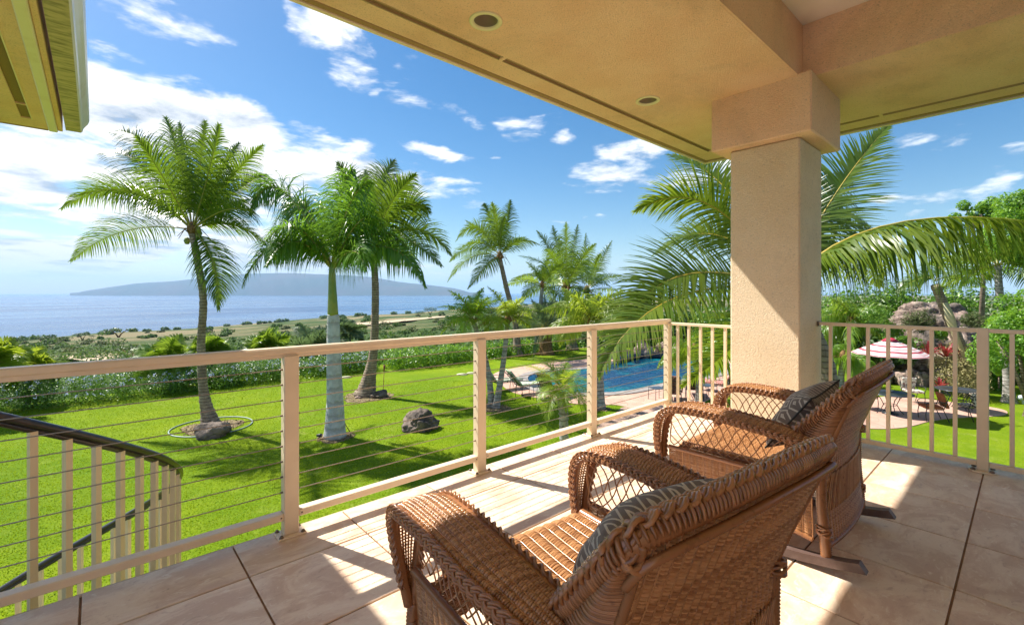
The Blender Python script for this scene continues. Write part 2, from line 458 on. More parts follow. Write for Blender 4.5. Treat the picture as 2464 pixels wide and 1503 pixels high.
slab = MB().box((XW - .3, YS - .3, -.30), (EDGE_X - .02, EDGE_Y - .02, -.006)).obj('balcony_floor', GROUT)
tag(slab, 'balcony floor of large beige travertine tiles', kind='structure')
cells_x = [XW] + [TX0 + TXS * i for i in range(-3, 8)] + [EDGE_X]
cells_y = [YS] + [TY0 - TYS * j for j in range(7, -1, -1)] + [EDGE_Y]
cells_x = sorted(set(round(x, 4) for x in cells_x if XW <= x <= EDGE_X)); cells_y = sorted(set(round(y, 4) for y in cells_y if YS <= y <= EDGE_Y))
tmesh = {}
for i in range(len(cells_x) - 1):
    for j in range(len(cells_y) - 1):
        w, h = cells_x[i + 1] - cells_x[i], cells_y[j + 1] - cells_y[j]
        if w < .12 or h < .12: continue
        k = (round(w, 3), round(h, 3)); g = .0045
        if k not in tmesh:
            o = MB().bbox((-w / 2 + g, -h / 2 + g, -.012), (w / 2 - g, h / 2 - g, 0), .003).obj('floor_tile', TILE)
            tmesh[k] = o.data
        else:
            o = bpy.data.objects.new('floor_tile', tmesh[k]); COL.objects.link(o)
        o.parent = slab; o.location = ((cells_x[i] + cells_x[i + 1]) / 2, (cells_y[j] + cells_y[j + 1]) / 2, 0)
MB().bbox((XW, EDGE_Y - .02, -.16), (EDGE_X + .015, EDGE_Y + .012, -.002), .006).obj('floor_edge_trim', CONC, slab)
MB().bbox((EDGE_X - .02, YS, -.16), (EDGE_X + .012, EDGE_Y - .021, -.002), .006).obj('floor_edge_trim', CONC, slab)

# ------------------------------------------------------------------ house below and behind
hw = thing('house_wall', 'tan stucco house wall below and behind the balcony', 'wall', (1, -1.9, 0))
MB().box((XW - .4, -2.2, -2.9), (4.2, -1.9, 3.7)).obj('wall_panel', STUCCO, hw)
MB().box((XW - .4, -1.89, -2.9), (4.6, 2.4, -.31)).obj('lower_wall', STUCCO, hw)

# ------------------------------------------------------------------ main roof over the balcony
SZ = 3.233
def circ(cx, cy, r, n=28): return [(cx + r * math.cos(2 * math.pi * i / n), cy + r * math.sin(2 * math.pi * i / n)) for i in range(n)]
def rect(a, b): return [(a[0], a[1]), (b[0], a[1]), (b[0], b[1]), (a[0], b[1])]
roof = thing('porch_roof', 'tan stucco porch roof with wide soffit over the balcony corner', 'roof', (3, 1, SZ))
RX0, RY0 = -1.9, -2.2
LIGHTS = [((1.985, 2.478), .108), ((3.975, 2.46), .108)]
VENTS_Y = [((RX0 + .1, 2.765), (2.395, 2.828)), ((2.43, 2.765), (6.02, 2.828))]
VENTS_X = [((6.095, -2.0), (6.155, 1.02)), ((6.095, 1.05), (6.155, 2.70))]
Lp = [(RX0, 1.33), (4.60, 1.33), (4.60, RY0), (6.40, RY0), (6.40, 3.03), (RX0, 3.03)]
holes = [circ(c[0], c[1], r - .012) for c, r in LIGHTS] + [rect(a, b) for a, b in VENTS_Y + VENTS_X]
MB().prism(Lp, SZ, SZ + .03, holes).obj('soffit', STUCCO, roof)
MB().box((RX0, 1.315, SZ + .002), (4.615, 1.345, 3.75)).obj('beam_face', STUCCO, roof)
MB().box((4.585, RY0, SZ + .002), (4.615, 1.314, 3.75)).obj('beam_face', STUCCO, roof)
MB().box((RX0, RY0, 3.70), (4.584, 1.314, 3.73)).obj('ceiling_panel', WHITECEIL, roof)
# underside stays closed above the soffit: roof deck
MB().box((RX0, RY0, 3.76), (6.44, 3.07, 3.80)).obj('roof_deck', FASCIA, roof)
for a, b in (((RX0, 3.031, SZ - .006), (6.47, 3.082, SZ + .20)), ((6.401, RY0, SZ - .006), (6.452, 3.030, SZ + .20))):
    MB().bbox(a, b, .004).obj('drip_band', material('brown_band', (.36, .22, .11), .7, .3), roof)
for a, b in (((RX0, 3.083, SZ - .016), (6.53, 3.118, SZ + .23)), ((6.471, RY0, SZ - .016), (6.53, 3.082, SZ + .23))):
    MB().bbox(a, b, .004).obj('fascia', FASCIA, roof)
for a, b in VENTS_Y + VENTS_X:
    v = MB().box((a[0], a[1], SZ + .014), (b[0], b[1], SZ + .02)).obj('vent_grille', VENT, roof)
    m = MB(); w = .007
    if b[0] - a[0] > b[1] - a[1]:
        m.box((a[0], a[1], SZ - .003), (b[0], a[1] + w, SZ + .013)); m.box((a[0], b[1] - w, SZ - .003), (b[0], b[1], SZ + .013))
    else:
        m.box((a[0], a[1], SZ - .003), (a[0] + w, b[1], SZ + .013)); m.box((b[0] - w, a[1], SZ - .003), (b[0], b[1], SZ + .013))
    m.obj('vent_frame', material('vent_frame', (.52, .36, .20), .6, .3), roof)
LENS = material('lamp_lens', (.62, .60, .42), .35, .5); CAN = material('lamp_can', (.30, .24, .17), .5, .4); TRIM = material('lamp_trim', (.80, .72, .45), .4, .4)
for c, r in LIGHTS:
    dl = MB().lathe([(r + .006, SZ), (r + .006, SZ - .007), (r - .002, SZ - .011), (r - .022, SZ - .009), (r - .026, SZ + .004)], 36, (c[0], c[1], 0)).obj('downlight', TRIM, roof)
    MB().lathe([(r - .026, SZ + .004), (r - .036, SZ + .10), (.0, SZ + .10)], 32, (c[0], c[1], 0)).obj('lamp_can', CAN, dl)
    MB().lathe([(r - .045, SZ + .085), (r - .06, SZ + .070), (.0, SZ + .064)], 32, (c[0], c[1], 0)).obj('lamp_lens', LENS, dl)

# ------------------------------------------------------------------ column
colm = thing('stucco_column', 'square tan stucco column with block capital at the balcony corner', 'column', (4.9, 1.636, 0))
MB().bbox((4.586, 1.336, 0), (5.22, 1.936, 2.74), .012).obj('shaft', STUCCO_L, colm)
MB().bbox((4.466, 1.215, 2.742), (5.36, 2.069, SZ + .02), .012).obj('capital', STUCCO, colm)

# ------------------------------------------------------------------ wing roof at the left
WZ = 3.1
wing = thing('wing_roof', 'neighbouring roof corner with beige gutter high at the left edge', 'roof', (-.6, 5, WZ))
wh = [rect((-.545, 3.3), (-.475, 6.15)), rect((-.545, 6.18), (-.475, 6.62))]
MB().prism([(-2.6, 3.16), (-.372, 3.16), (-.372, 6.93), (-2.6, 6.93)], WZ, WZ + .03, wh).obj('soffit', STUCCO, wing)
for q in wh:
    MB().box((q[0][0], q[0][1], WZ + .012), (q[2][0], q[2][1], WZ + .02)).obj('vent_grille', VENT, wing)
MB().box((-.475, 3.3, WZ - .004), (-.466, 6.62, WZ + .011)).obj('vent_frame', FASCIA, wing)
MB().bbox((-.371, 3.16, WZ - .012), (-.300, 6.96, WZ + .26), .008).obj('fascia', material('fascia_light', (.88, .76, .58), .35, .5, (.76, .62, .42), 4, .5, .8), wing)
MB().bbox((-.299, 3.16, WZ + .006), (-.262, 6.95, WZ + .25), .004).obj('fascia_trim', STUCCO, wing)
MB().bbox((-2.6, 6.931, WZ - .005), (-.372, 6.97, WZ + .25), .005).obj('fascia', material('brown_band', (.36, .22, .11)), wing)
def gut(y0, y1, nm):
    prof = [(-.235, .25), (-.235, .0), (-.118, .0), (-.105, .012), (-.098, .045), (-.080, .075), (-.060, .105), (-.050, .14), (-.050, .20), (-.062, .205), (-.062, .215)]
    m = MB(); n = len(prof)
    V = [(x, y0, WZ - .01 + z) for x, z in prof] + [(x, y1, WZ - .01 + z) for x, z in prof]
    m.add(V, [(i, i + 1, n + i + 1, n + i) for i in range(n - 1) if i != 1], False)
    m.add([V[i] for i in range(n)], [tuple(range(n))]); m.add([V[n + i] for i in range(n)], [tuple(range(n))[::-1]])
    g = m.obj(nm, GUTTER, wing)
    MB().add([(-.235, y0, WZ - .0102), (-.118, y0, WZ - .0102), (-.118, y1, WZ - .0102), (-.235, y1, WZ - .0102)], [(0, 3, 2, 1)]).obj('gutter_underside', DIRTY, g)
    return g
gut(3.16, 6.38, 'gutter'); gut(6.386, 6.80, 'gutter_end_piece')
MB().bbox((-.243, 6.10, WZ - .013), (-.108, 6.14, WZ - .0105), .001).obj('gutter_joint', material('joint', (.5, .42, .25)), wing) if False else None
MB().box((-2.6, 3.16, WZ + .27), (-.26, 6.95, WZ + .30)).obj('roof_deck', FASCIA, wing)
MB().box((-2.6, 3.13, WZ + .031), (-2.57, 6.93, WZ + .269)).obj('roof_side', STUCCO, wing)

# ------------------------------------------------------------------ cable railing along the front
rail = thing('cable_railing', 'beige aluminium railing with thin horizontal steel cables along the balcony front', 'railing', (2, 2.83, 0))
RAY = 2.822
posts = [-.545, .828, 2.200, 3.573, 4.985]
m = MB().bbox((-1.8, 2.797, 1.030), (5.03, 2.866, 1.068), .008); m.bbox((-1.8, 2.805, 1.010), (5.018, 2.812, 1.031), .002)
m.obj('top_rail', ALU, rail)
def post(x, y, w=.040, d=.032, top=1.02, par=rail, rot=False):
    p = MB().bbox((x - w, y - d, .012), (x + w, y + d, top), .004).obj('post', ALU, par)
    bp = MB().bbox((x - .074, y - .058, .0005), (x + .074, y + .058, .0125), .003).obj('base_plate', ALU, p)
    for sx in (-1, 1):
        for sy in (-1, 1):
            MB().lathe([(.0135, .0), (.0135, .003), (.009, .004), (.009, .010), (.006, .013), (0, .0135)], 8, (x + sx * .058, y + sy * .043, .012)).obj('bolt', BOLT, p)
    return p
for x in posts: 
    p = post(x, RAY)
    m = MB()
    for zz in (1.0, .118):
        for s in (-1, 1):
            m.lathe([(.0, 0), (.006, 0), (.006, .003), (0, .003)], 6, (0, 0, 0)) if False else None
    for s in (-1, 1):
        m.box((x + s * .055 - .004, 2.7885, .114), (x + s * .055 + .004, 2.7915, .122))
    m.obj('screw', BOLT, p)
ends = [-1.8] + posts
for a, b in zip(ends, ends[1:]):
    MB().bbox((a + .0405, 2.7905, .098), (b - .0405, 2.853, .138), .005).obj('bottom_rail', ALU, rail)
for x in posts:
    for k in range(9):
        for s in (-1, 1): MB().tube([(x + s * .0395, RAY, .249 + .0867 * k), (x + s * .052, RAY, .249 + .0867 * k)], .0055, 6).obj('cable_fitting', BOLT, rail)
for k in range(9):
    z = .249 + .0867 * k
    MB().tube([(-1.8, RAY, z), (1.6, RAY, z - .001), (4.97, RAY, z)], .0028, 6).obj('cable', CABLE, rail)

# ------------------------------------------------------------------ baluster railings at the side
def bal_rail(name, label, X, ys, ya, yb, ztop, zb, post_y=None, tw=.045):
    t = thing(name, label, 'railing', (X, (ya + yb) / 2, 0), 'baluster railings at the side of the balcony')
    MB().bbox((X - .025, ya, ztop - .03), (X + .025, yb, ztop), .003).obj('top_rail', ALU, t)
    segs = [(ya, yb)] if post_y is None else [(ya, post_y - .034), (post_y + .034, yb)]
    for a, b in segs: MB().bbox((X - .022, a, zb), (X + .022, b, zb + .036), .003).obj('bottom_rail', ALU, t)
    for y in ys: MB().bbox((X - .0135, y - .0135, zb + .0362), (X + .0135, y + .0135, ztop - .0302), .002).obj('baluster', ALU, t)
    if post_y is not None:
        p = MB().bbox((X - .030, post_y - .033, .012), (X + .030, post_y + .033, ztop + .004), .004).obj('post', ALU, t)
        MB().lathe([(0, 0.001), (.085, .001), (.085, .010), (.078, .012), (0, .012)], 20, (X, post_y, 0)).obj('base_plate', ALU, p)
        for sx in (-1, 1):
            for sy in (-1, 1):
                MB().lathe([(.015, 0), (.015, .010), (.010, .014), (0, .014)], 8, (X + sx * .048, post_y + sy * .052, .012)).obj('bolt', BOLT, p)
    return t
bal_rail('baluster_railing', 'short beige baluster railing between the corner post and the column', 4.995, [2.702, 2.568, 2.431, 2.298, 2.16, 2.03], 1.94, 2.786, 1.03, .07)
br = bal_rail('baluster_railing', 'beige baluster railing running from the column to the right edge', 5.10, [1.233, 1.092, .951, .811, .669, .53, .391, .082, -.06, -.2, -.34, -.48, -.62, -.76, -.9], -1.5, 1.332, 1.100, .040, .236)
MB().bbox((5.06, 1.318, 1.062), (5.14, 1.3345, 1.108), .002).obj('wall_bracket', BOLT, br)

# ------------------------------------------------------------------ curved stair outside the railing
st = thing('curved_stair_railing', 'curved stair railing with dark handrail and beige balusters curling down to the lawn', 'railing', (-.75, 4.2, 0))
HC, HR = (-.75, 4.2), 1.2
hz = lambda th: .825 - .01185 * (th + 69)
hp = lambda th, r=HR, dz=0: (HC[0] + r * math.cos(math.radians(th)), HC[1] + r * math.sin(math.radians(th)), hz(th) + dz)
pts = [hp(th) for th in np.arange(-84, 112, 3.0)]
MB().tube(pts, .029, 10, ref=np.array([0, 0, 1.0]), flat=.72).obj('handrail', HANDRAIL, st)
pts = [hp(th, HR - .004, -.032) for th in np.arange(-84, 112, 3.0)]
MB().tube(pts, .014, 6, ref=np.array([0, 0, 1.0])).obj('handrail_channel', HANDRAIL, st)
for th in np.arange(-76.5, 110, 6.35):
    x, y, z = hp(th); c, s_ = math.cos(math.radians(th)), math.sin(math.radians(th))
    zb = z - 1.15; w = .0145
    V = []
    for zz in (zb, z - .036):
        for a, b in ((-w, -w), (w, -w), (w, w), (-w, w)): V.append((x + a * c - b * s_, y + a * s_ + b * c, zz))
    MB().add(V, [(3, 2, 1, 0), (4, 5, 6, 7), (0, 1, 5, 4), (1, 2, 6, 5), (2, 3, 7, 6), (3, 0, 4, 7)]).obj('baluster', ALU, st)
pts = [hp(th, HR, -1.12) for th in np.arange(-78, 112, 3.0)]
MB().tube(pts, .03, 8, ref=np.array([0, 0, 1.0])).obj('stringer', ALU, st)
stair = thing('curved_stair', 'dark stair treads beside the balcony at the lower left corner', 'stair', (-.75, 4.2, -1))
TREAD = material('dark_tread', (.03, .035, .05), .5, .4, (.08, .085, .10), 30, bump=.3, bscale=60)
for k in range(9):
    a0, a1 = -92 + k * 22, -92 + k * 22 + 23
    z = -.26 - k * .26 * 1.0
    V = []
    for zz in (z - .05, z):
        for a in (a0, a1):
            for r in (.35, 1.15): V.append((HC[0] + r * math.cos(math.radians(a)), HC[1] + r * math.sin(math.radians(a)), zz))
    MB().add(V, [(0, 1, 3, 2), (4, 6, 7, 5), (0, 4, 5, 1), (2, 3, 7, 6), (1, 5, 7, 3), (0, 2, 6, 4)]).obj('tread', TREAD, stair)
MB().tube([(HC[0], HC[1], -2.9), (HC[0], HC[1], -.2)], .05, 12).obj('centre_pole', ALU, stair)
# ------------------------------------------------------------------ terrain, sea, island
SEA = -120.0
HB = [(-60, 24.6), (-48, 24.8), (-39, 25.2), (-26, 26.2), (-11, 28.3), (0, 32), (10, 37), (25, 40), (60, 40)]      # where the garden ends: angle, distance
SH = [(-60, .135), (-47.8, .108), (-42, .089), (-34.4, .078), (-28, .066), (-20.3, .052), (-12.4, .0465), (-9.0, .040), (0, .030), (5.7, .0215), (12, .013), (25, .008), (60, .006)]   # shoreline below the horizon, tangent x cos
def rh(ph): return np.interp(ph, [a for a, _ in HB], [b for _, b in HB])
def rs(ph):
    t = np.interp(ph, [a for a, _ in SH], [b for _, b in SH]); return (EYE - SEA) / (t * 1.0)
def tz(r, ph):
    """height of the land at distance r and angle ph (degrees, to the right of the view heading)"""
    r = np.asarray(r, float); ph = np.asarray(ph, float)
    r0 = rh(ph) + 1.2; r1 = rs(ph)
    c = np.cos(np.radians(ph))
    D0 = r0 * c; Ds = r1
    D = np.maximum(r * c, .1)
    t0 = (EYE + 2.95) / D0; t1 = (EYE - SEA) / Ds
    w = np.clip(np.log(np.maximum(D, D0) / D0) / np.log(Ds / D0), 0, 1.6)
    t = np.where(w < 1, t1 + (t0 - t1) * (1 - np.minimum(w, 1)) ** 2.0, t1 * (1 + (w - 1) * .6))
    z = EYE - t * D
    und = (np.sin(D * .021 + ph * .31) + np.sin(D * .0083 + ph * .17 + 1.3)) * .0016 * D * np.clip((w - .1) * 3, 0, 1) * np.clip((1.02 - w) * 6, 0, 1)
    return np.where(D <= D0, -2.95, z + und)
def land_pt(px, py):
    """land point seen at a pixel, by marching"""
    u = (px - PXC) / PXF; ph = math.degrees(math.atan(u)); c = math.cos(math.radians(ph))
    lo = None
    for D in np.exp(np.linspace(math.log(16), math.log(16000), 900)):
        z = float(tz(D / c, ph))
        if PXF * (EYE - z) / D + HOR <= py and D > rh(ph) * c: lo = D; break
    if lo is None: lo = 900
    p = P(px, py, lo); p[2] = float(tz(lo / c, ph)); return p, lo

phs = np.linspace(-88, 88, 221); rr = np.concatenate([[.5, 6, 12], np.exp(np.linspace(math.log(15), math.log(16000), 190))])
PH, RR = np.meshgrid(phs, rr)
Z = tz(RR, PH); Z = np.minimum(Z, 0)
dx = np.sin(np.radians(PH)); dy = np.cos(np.radians(PH))
V = (FW[None, None] * dy[..., None] + RT[None, None] * dx[..., None]) * RR[..., None]; V[..., 2] = np.maximum(Z, SEA - 25)
nr, npn = PH.shape
ii = (np.arange(nr - 1)[:, None] * npn + np.arange(npn - 1)[None]).ravel()
F4 = np.stack([ii, ii + 1, ii + npn + 1, ii + npn], 1)[:, ::-1]
def land_mat():
    m = bpy.data.materials.new('scrub_land'); m.use_nodes = True
    t = NT(m.node_tree); b = t.n['Principled BSDF']
    geo = t.new('ShaderNodeNewGeometry').outputs['Position']
    n1 = t.noise(geo, .012, 8, .62, .6); n2 = t.noise(geo, .09, 6, .65); n3 = t.noise(geo, .0035, 4, .5)
    c = t.mix(t.remap(n1, .50, .62), (.05, .085, .022), (.17, .16, .07))
    c = t.mix(t.remap(n2, .50, .66), c, (.045, .075, .02))
    c = t.mix(t.math('MULTIPLY', t.remap(n3, .50, .60), t.remap(n1, .45, .6)), c, (.32, .25, .15))
    c = t.mix(t.math('MULTIPLY', t.remap(t.noise(geo, .35, 6, .7), .50, .62), .8), c, (.03, .055, .015))
    c = t.mix(t.math('MULTIPLY', t.remap(t.noise(geo, .0022, 5, .6), .47, .56), .75), c, (.24, .19, .11))
    t.put(b.inputs['Base Color'], c); b.inputs['Roughness'].default_value = .95; b.inputs['Specular IOR Level'].default_value = .1
    bm = t.new('ShaderNodeBump'); bm.inputs['Strength'].default_value = 1; bm.inputs['Distance'].default_value = .8
    t.put(bm.inputs['Height'], t.noise(geo, .5, 6, .7)); t.l.new(bm.outputs[0], b.inputs['Normal'])
    return m
land = np_mesh('ground', V.reshape(-1, 3), faces4=F4, mat=land_mat(), smooth=True)
tag(land, 'scrubby land sloping down to the sea', kind='structure')

def sea_mat():
    m = bpy.data.materials.new('sea_water'); m.use_nodes = True
    t = NT(m.node_tree); b = t.n['Principled BSDF']
    geo = t.new('ShaderNodeNewGeometry').outputs['Position']
    n0 = t.noise(t.vmath('MULTIPLY', geo, (.0006, .0016, 1)), 1.0, 5, .6)
    c = t.mix(t.remap(n0, .35, .65), (.006, .045, .13), (.016, .085, .20))
    t.put(b.inputs['Base Color'], c); t.put(b.inputs['Roughness'], t.remap(t.noise(t.vmath('MULTIPLY', geo, (.0004, .0022, 1)), 1.0, 6, .65), .40, .60, .14, .34)); b.inputs['IOR'].default_value = 1.33
    bm = t.new('ShaderNodeBump'); bm.inputs['Strength'].default_value = 1.0; bm.inputs['Distance'].default_value = 1.3
    h = t.math('ADD', t.noise(geo, .06, 6, .7), t.math('MULTIPLY', t.noise(geo, .006, 4, .6), 2.5))
    t.put(bm.inputs['Height'], h); t.l.new(bm.outputs[0], b.inputs['Normal'])
    return m
RS = 48000.0
rr = np.concatenate([[0], np.exp(np.linspace(math.log(300), math.log(RS), 60))]); th = np.linspace(0, 2 * math.pi, 97)[:-1]
V = [(r * math.cos(a), r * math.sin(a), SEA) for r in rr for a in th]; n = 96
ii = np.array([(i * n + j, (i + 1) * n + j, (i + 1) * n + (j + 1) % n, i * n + (j + 1) % n) for i in range(len(rr) - 1) for j in range(n)])
sea = np_mesh('sea', V, faces4=ii, mat=sea_mat(), smooth=True); tag(sea, 'calm blue sea reaching the horizon', kind='structure')

def island(name, label, prof, D, thick, seed):
    rg = np.random.default_rng(seed)
    xs = np.linspace(prof[0][0], prof[-1][0], 150); hs = np.interp(xs, [a for a, _ in prof], [b for _, b in prof])
    ker = np.hanning(9); ker /= ker.sum(); hs = np.convolve(np.pad(hs, 4, mode='edge'), ker, 'valid')
    ks = np.linspace(-1, 1, 25); V = []
    for i, (x, h) in enumerate(zip(xs, hs)):
        for k in ks:
            prf = (1 - abs(k) ** 1.5)
            d = D + thick * k; q = P(x, HOR, d)
            hh = (h / PXF * D) * prf * 1.0
            hh *= 1 + .10 * math.sin(i * .9 + 4 * k) * (1 - prf) + .05 * math.sin(i * 2.3 + k * 9)*(1 - prf)
            V.append((q[0], q[1], SEA - 4 + max(0, hh + (EYE - SEA) * 1.0 * min(1, prf * 3))))
    nk = len(ks); F = np.array([(i * nk + j, i * nk + j + 1, (i + 1) * nk + j + 1, (i + 1) * nk + j) for i in range(len(xs) - 1) for j in range(nk - 1)])
    o = np_mesh(name, V, faces4=F, mat=material('island_slopes', (.07, .06, .045), .95, .1, (.035, .05, .03), .0006), smooth=True)
    return tag(o, label, kind='structure')
island('island_hills', 'long hazy blue island across the water', [(168, -6), (200, 3), (260, 12), (330, 22), (420, 27), (480, 34), (540, 41), (600, 45), (690, 47), (760, 44), (840, 41), (900, 36), (960, 25), (1040, 17), (1100, 9), (1150, -6)], 19000, 2600, 3)

# ------------------------------------------------------------------ haze
hz_o = MB().box((-47000, -47000, SEA - 1.5), (47000, 47000, 1150)).obj('haze', None or material('haze_air', (1, 1, 1)))
tag(hz_o, 'pale sea haze', kind='stuff')
hm = hz_o.data.materials[0]; hm.node_tree.nodes.clear()
_o = hm.node_tree.nodes.new('ShaderNodeOutputMaterial'); _v = hm.node_tree.nodes.new('ShaderNodeVolumePrincipled')
_v.inputs['Color'].default_value = (.50, .74, 1.0, 1); _v.inputs['Density'].default_value = 3.4e-5; _v.inputs['Anisotropy'].default_value = .0
hm.node_tree.links.new(_v.outputs[0], _o.inputs['Volume'])

# ------------------------------------------------------------------ lawn and paving
def ground_sheet(name, pix, z, mat, label, kind='structure', cat=None, smooth_n=3):
    pts = [np.array(G(x, y)[:2]) if len(t) == 0 else np.array((x, y)) for (x, y, *t) in pix]
    for _ in range(smooth_n):
        q = []
        for i in range(len(pts)):
            a, b = pts[i], pts[(i + 1) % len(pts)]; q += [a * .75 + b * .25, a * .25 + b * .75]
        pts = q
    # keep the count moderate
    if len(pts) > 220: pts = pts[::2]
    o = MB().prism([tuple(p) for p in pts], z - .05, z).obj(name, mat)
    return o, pts
def lawn_mat():
    m = bpy.data.materials.new('lawn_grass'); m.use_nodes = True
    t = NT(m.node_tree); b = t.n['Principled BSDF']; geo = t.new('ShaderNodeNewGeometry').outputs['Position']
    n1 = t.noise(geo, .35, 5, .6); n2 = t.noise(geo, 2.2, 6, .65); n3 = t.noise(t.vmath('MULTIPLY', geo, (1, 1, .2)), 22, 5, .7); n4 = t.noise(geo, 75, 3, .7)
    c = t.mix(t.remap(n1, .35, .65), (.135, .225, .006), (.215, .29, .008))
    c = t.mix(t.math('MULTIPLY', t.remap(n2, .48, .70), .6), c, (.24, .31, .035))
    c = t.mix(t.math('MULTIPLY', t.remap(n3, .52, .34), .55), c, (.05, .13, .009))
    c = t.mix(t.math('MULTIPLY', t.remap(n4, .54, .68), .5), c, (.26, .35, .04))
    c = t.mix(t.math('MULTIPLY', t.remap(t.noise(geo, .55, 8, .75), .58, .70), .6), c, (.34, .33, .10))
    c = t.mix(t.math('MULTIPLY', t.remap(t.noise(geo, .13, 3, .5), .40, .62), .35), c, (.09, .18, .010))
    t.put(b.inputs['Base Color'], c); b.inputs['Roughness'].default_value = .85; b.inputs['Specular IOR Level'].default_value = .05
    bm = t.new('ShaderNodeBump'); bm.inputs['Strength'].default_value = .9; bm.inputs['Distance'].default_value = .035
    t.put(bm.inputs['Height'], t.math('ADD', n3, t.math('MULTIPLY', n4, .6))); t.l.new(bm.outputs[0], b.inputs['Normal'])
    return m
LAWN = lawn_mat()
lp = []
for ph in np.linspace(-80, 80, 60):
    r = float(rh(ph)) + .9; d = FW * math.cos(math.radians(ph)) + RT * math.sin(math.radians(ph)); lp.append((d[0] * r, d[1] * r))
lp = [(-14, -3)] + [(-16, 5)] + lp[::-1][::-1] + [(20, -14), (0, -6)]
o = MB().prism(sorted_poly, GZ - .04, GZ).obj('lawn', LAWN) if False else None
ang = sorted(lp, key=lambda q: math.atan2(q[1] - 6, q[0] - 6))
o = MB().prism(ang, GZ - .04, GZ).obj('lawn', LAWN); tag(o, 'bright green mown lawn', kind='structure')
# short grass blades standing out of the near lawn
def grass():
    rg = np.random.default_rng(5); n = 150000
    D = 5.5 + 17 * rg.random(n) ** 1.15; px = rg.uniform(-80, 1700, n)
    C = np.array([0, 0, 0]) + FW * D[:, None] + RT * ((px - PXC) / PXF * D)[:, None]
    C += rg.normal(size=C.shape) * .05
    ph = np.degrees(np.arctan2((C @ RT), (C @ FW))); r = np.hypot(C[:, 0], C[:, 1])
    ok = (r < rh(ph) - .2) & (C[:, 1] > 3.0); C = C[ok]; n = len(C)
    C[:, 2] = GZ
    a = rg.uniform(0, 2 * math.pi, n); w = .003 + .003 * rg.random(n); h = .016 + .016 * rg.random(n)
    s = np.stack([np.cos(a), np.sin(a), 0 * a], 1); l = np.stack([-np.sin(a), np.cos(a), 0 * a], 1) * (rg.normal(size=n) * .018)[:, None]
    w = w * (1 + (dep_a(C) / 9)); 
    V = np.stack([C - s * w[:, None], C + s * w[:, None], C + l + np.array([0, 0, 1]) * h[:, None]], 1).reshape(-1, 3)
    i = np.arange(n) * 3; F = np.stack([i, i + 1, i + 2], 1)
    o = np_mesh('grass', V, faces3=F, mat=leaf_material('grass_blades', (.13, .23, .005), (.26, .35, .010), .7, .3, (.45, .60, .02), .08), rnd=np.repeat(rg.random(n), 3))
    tag(o, 'short grass blades of the lawn', 'grass', kind='stuff')
def dep_a(C): return C @ FW
grass()

def paving(name, base, alt, scale=1.6, joint=(.22, .13, .09), jd=.02):
    m = bpy.data.materials.new(name); m.use_nodes = True
    t = NT(m.node_tree); b = t.n['Principled BSDF']; geo = t.new('ShaderNodeNewGeometry').outputs['Position']
    geo = t.vmath('ADD', geo, t.vmath('SCALE', t.comb(t.noise(geo, 1.3, 3), t.noise(geo, 1.7, 3), 0.0), scale=.25))
    vo = t.new('ShaderNodeTexVoronoi', feature='DISTANCE_TO_EDGE'); t.put(vo.inputs['Vector'], geo); vo.inputs['Scale'].default_value = scale
    vc = t.new('ShaderNodeTexVoronoi'); t.put(vc.inputs['Vector'], geo); vc.inputs['Scale'].default_value = scale
    f = t.sep(vc.outputs['Color'])[0]
    c = t.mix(f, base, alt); c = t.mix(t.math('MULTIPLY', t.remap(t.noise(geo, 6, 6, .65), .42, .66), .4), c, (.60, .42, .33))
    e = t.remap(vo.outputs['Distance'], 0.0, jd)
    c = t.mix(e, joint, c)
    t.put(b.inputs['Base Color'], c); b.inputs['Roughness'].default_value = .8
    bm = t.new('ShaderNodeBump'); bm.inputs['Strength'].default_value = .6; bm.inputs['Distance'].default_value = .01
    t.put(bm.inputs['Height'], t.math('ADD', e, t.math('MULTIPLY', t.noise(geo, 14, 5, .6), .5))); t.l.new(bm.outputs[0], b.inputs['Normal'])
    return m
PINK = paving('pink_flagstone', (.46, .27, .20), (.56, .35, .26), 1.7, (.36, .22, .16), .02)
FLAG = paving('brown_flagstone', (.26, .16, .12), (.38, .25, .19), 2.3, (.11, .07, .05), .045)
deck_px = [(1180, 905), (1200, 893), (1240, 885), (1300, 875), (1400, 865), (1480, 858), (1560, 852), (1640, 858), (1760, 866), (1850, 872), (1850, 905), (1800, 922), (1740, 935),
           (1700, 968), (1640, 985), (1560, 1000), (1497, 974), (1440, 974), (1406, 974), (1342, 967), (1280, 955), (1231, 945), (1205, 925), (1190, 912)]
o, _ = ground_sheet('pool_deck', deck_px, GZ + .02, PINK, ''); tag(o, 'pink flagstone deck round the pool', kind='structure')
o, _ = ground_sheet('flagstone_path', [(1498, 976), (1560, 990), (1640, 1000), (1700, 1010), (1620, 1080), (1500, 1110), (1395, 1110), (1400, 1060), (1440, 1022), (1485, 992)], GZ + .014, FLAG, ''); tag(o, 'brown flagstone path from the house to the pool deck', kind='structure')
o, _ = ground_sheet('dining_patio', [(1985, 985), (2010, 968), (2080, 958), (2160, 952), (2240, 962), (2330, 972), (2420, 985), (2428, 998), (2380, 1003), (2310, 1004), (2240, 1012), (2190, 1028), (2120, 1034), (2040, 1028), (1995, 1010)], GZ + .02, PINK, ''); tag(o, 'rounded pink stone patio under the dining sets', kind='structure')
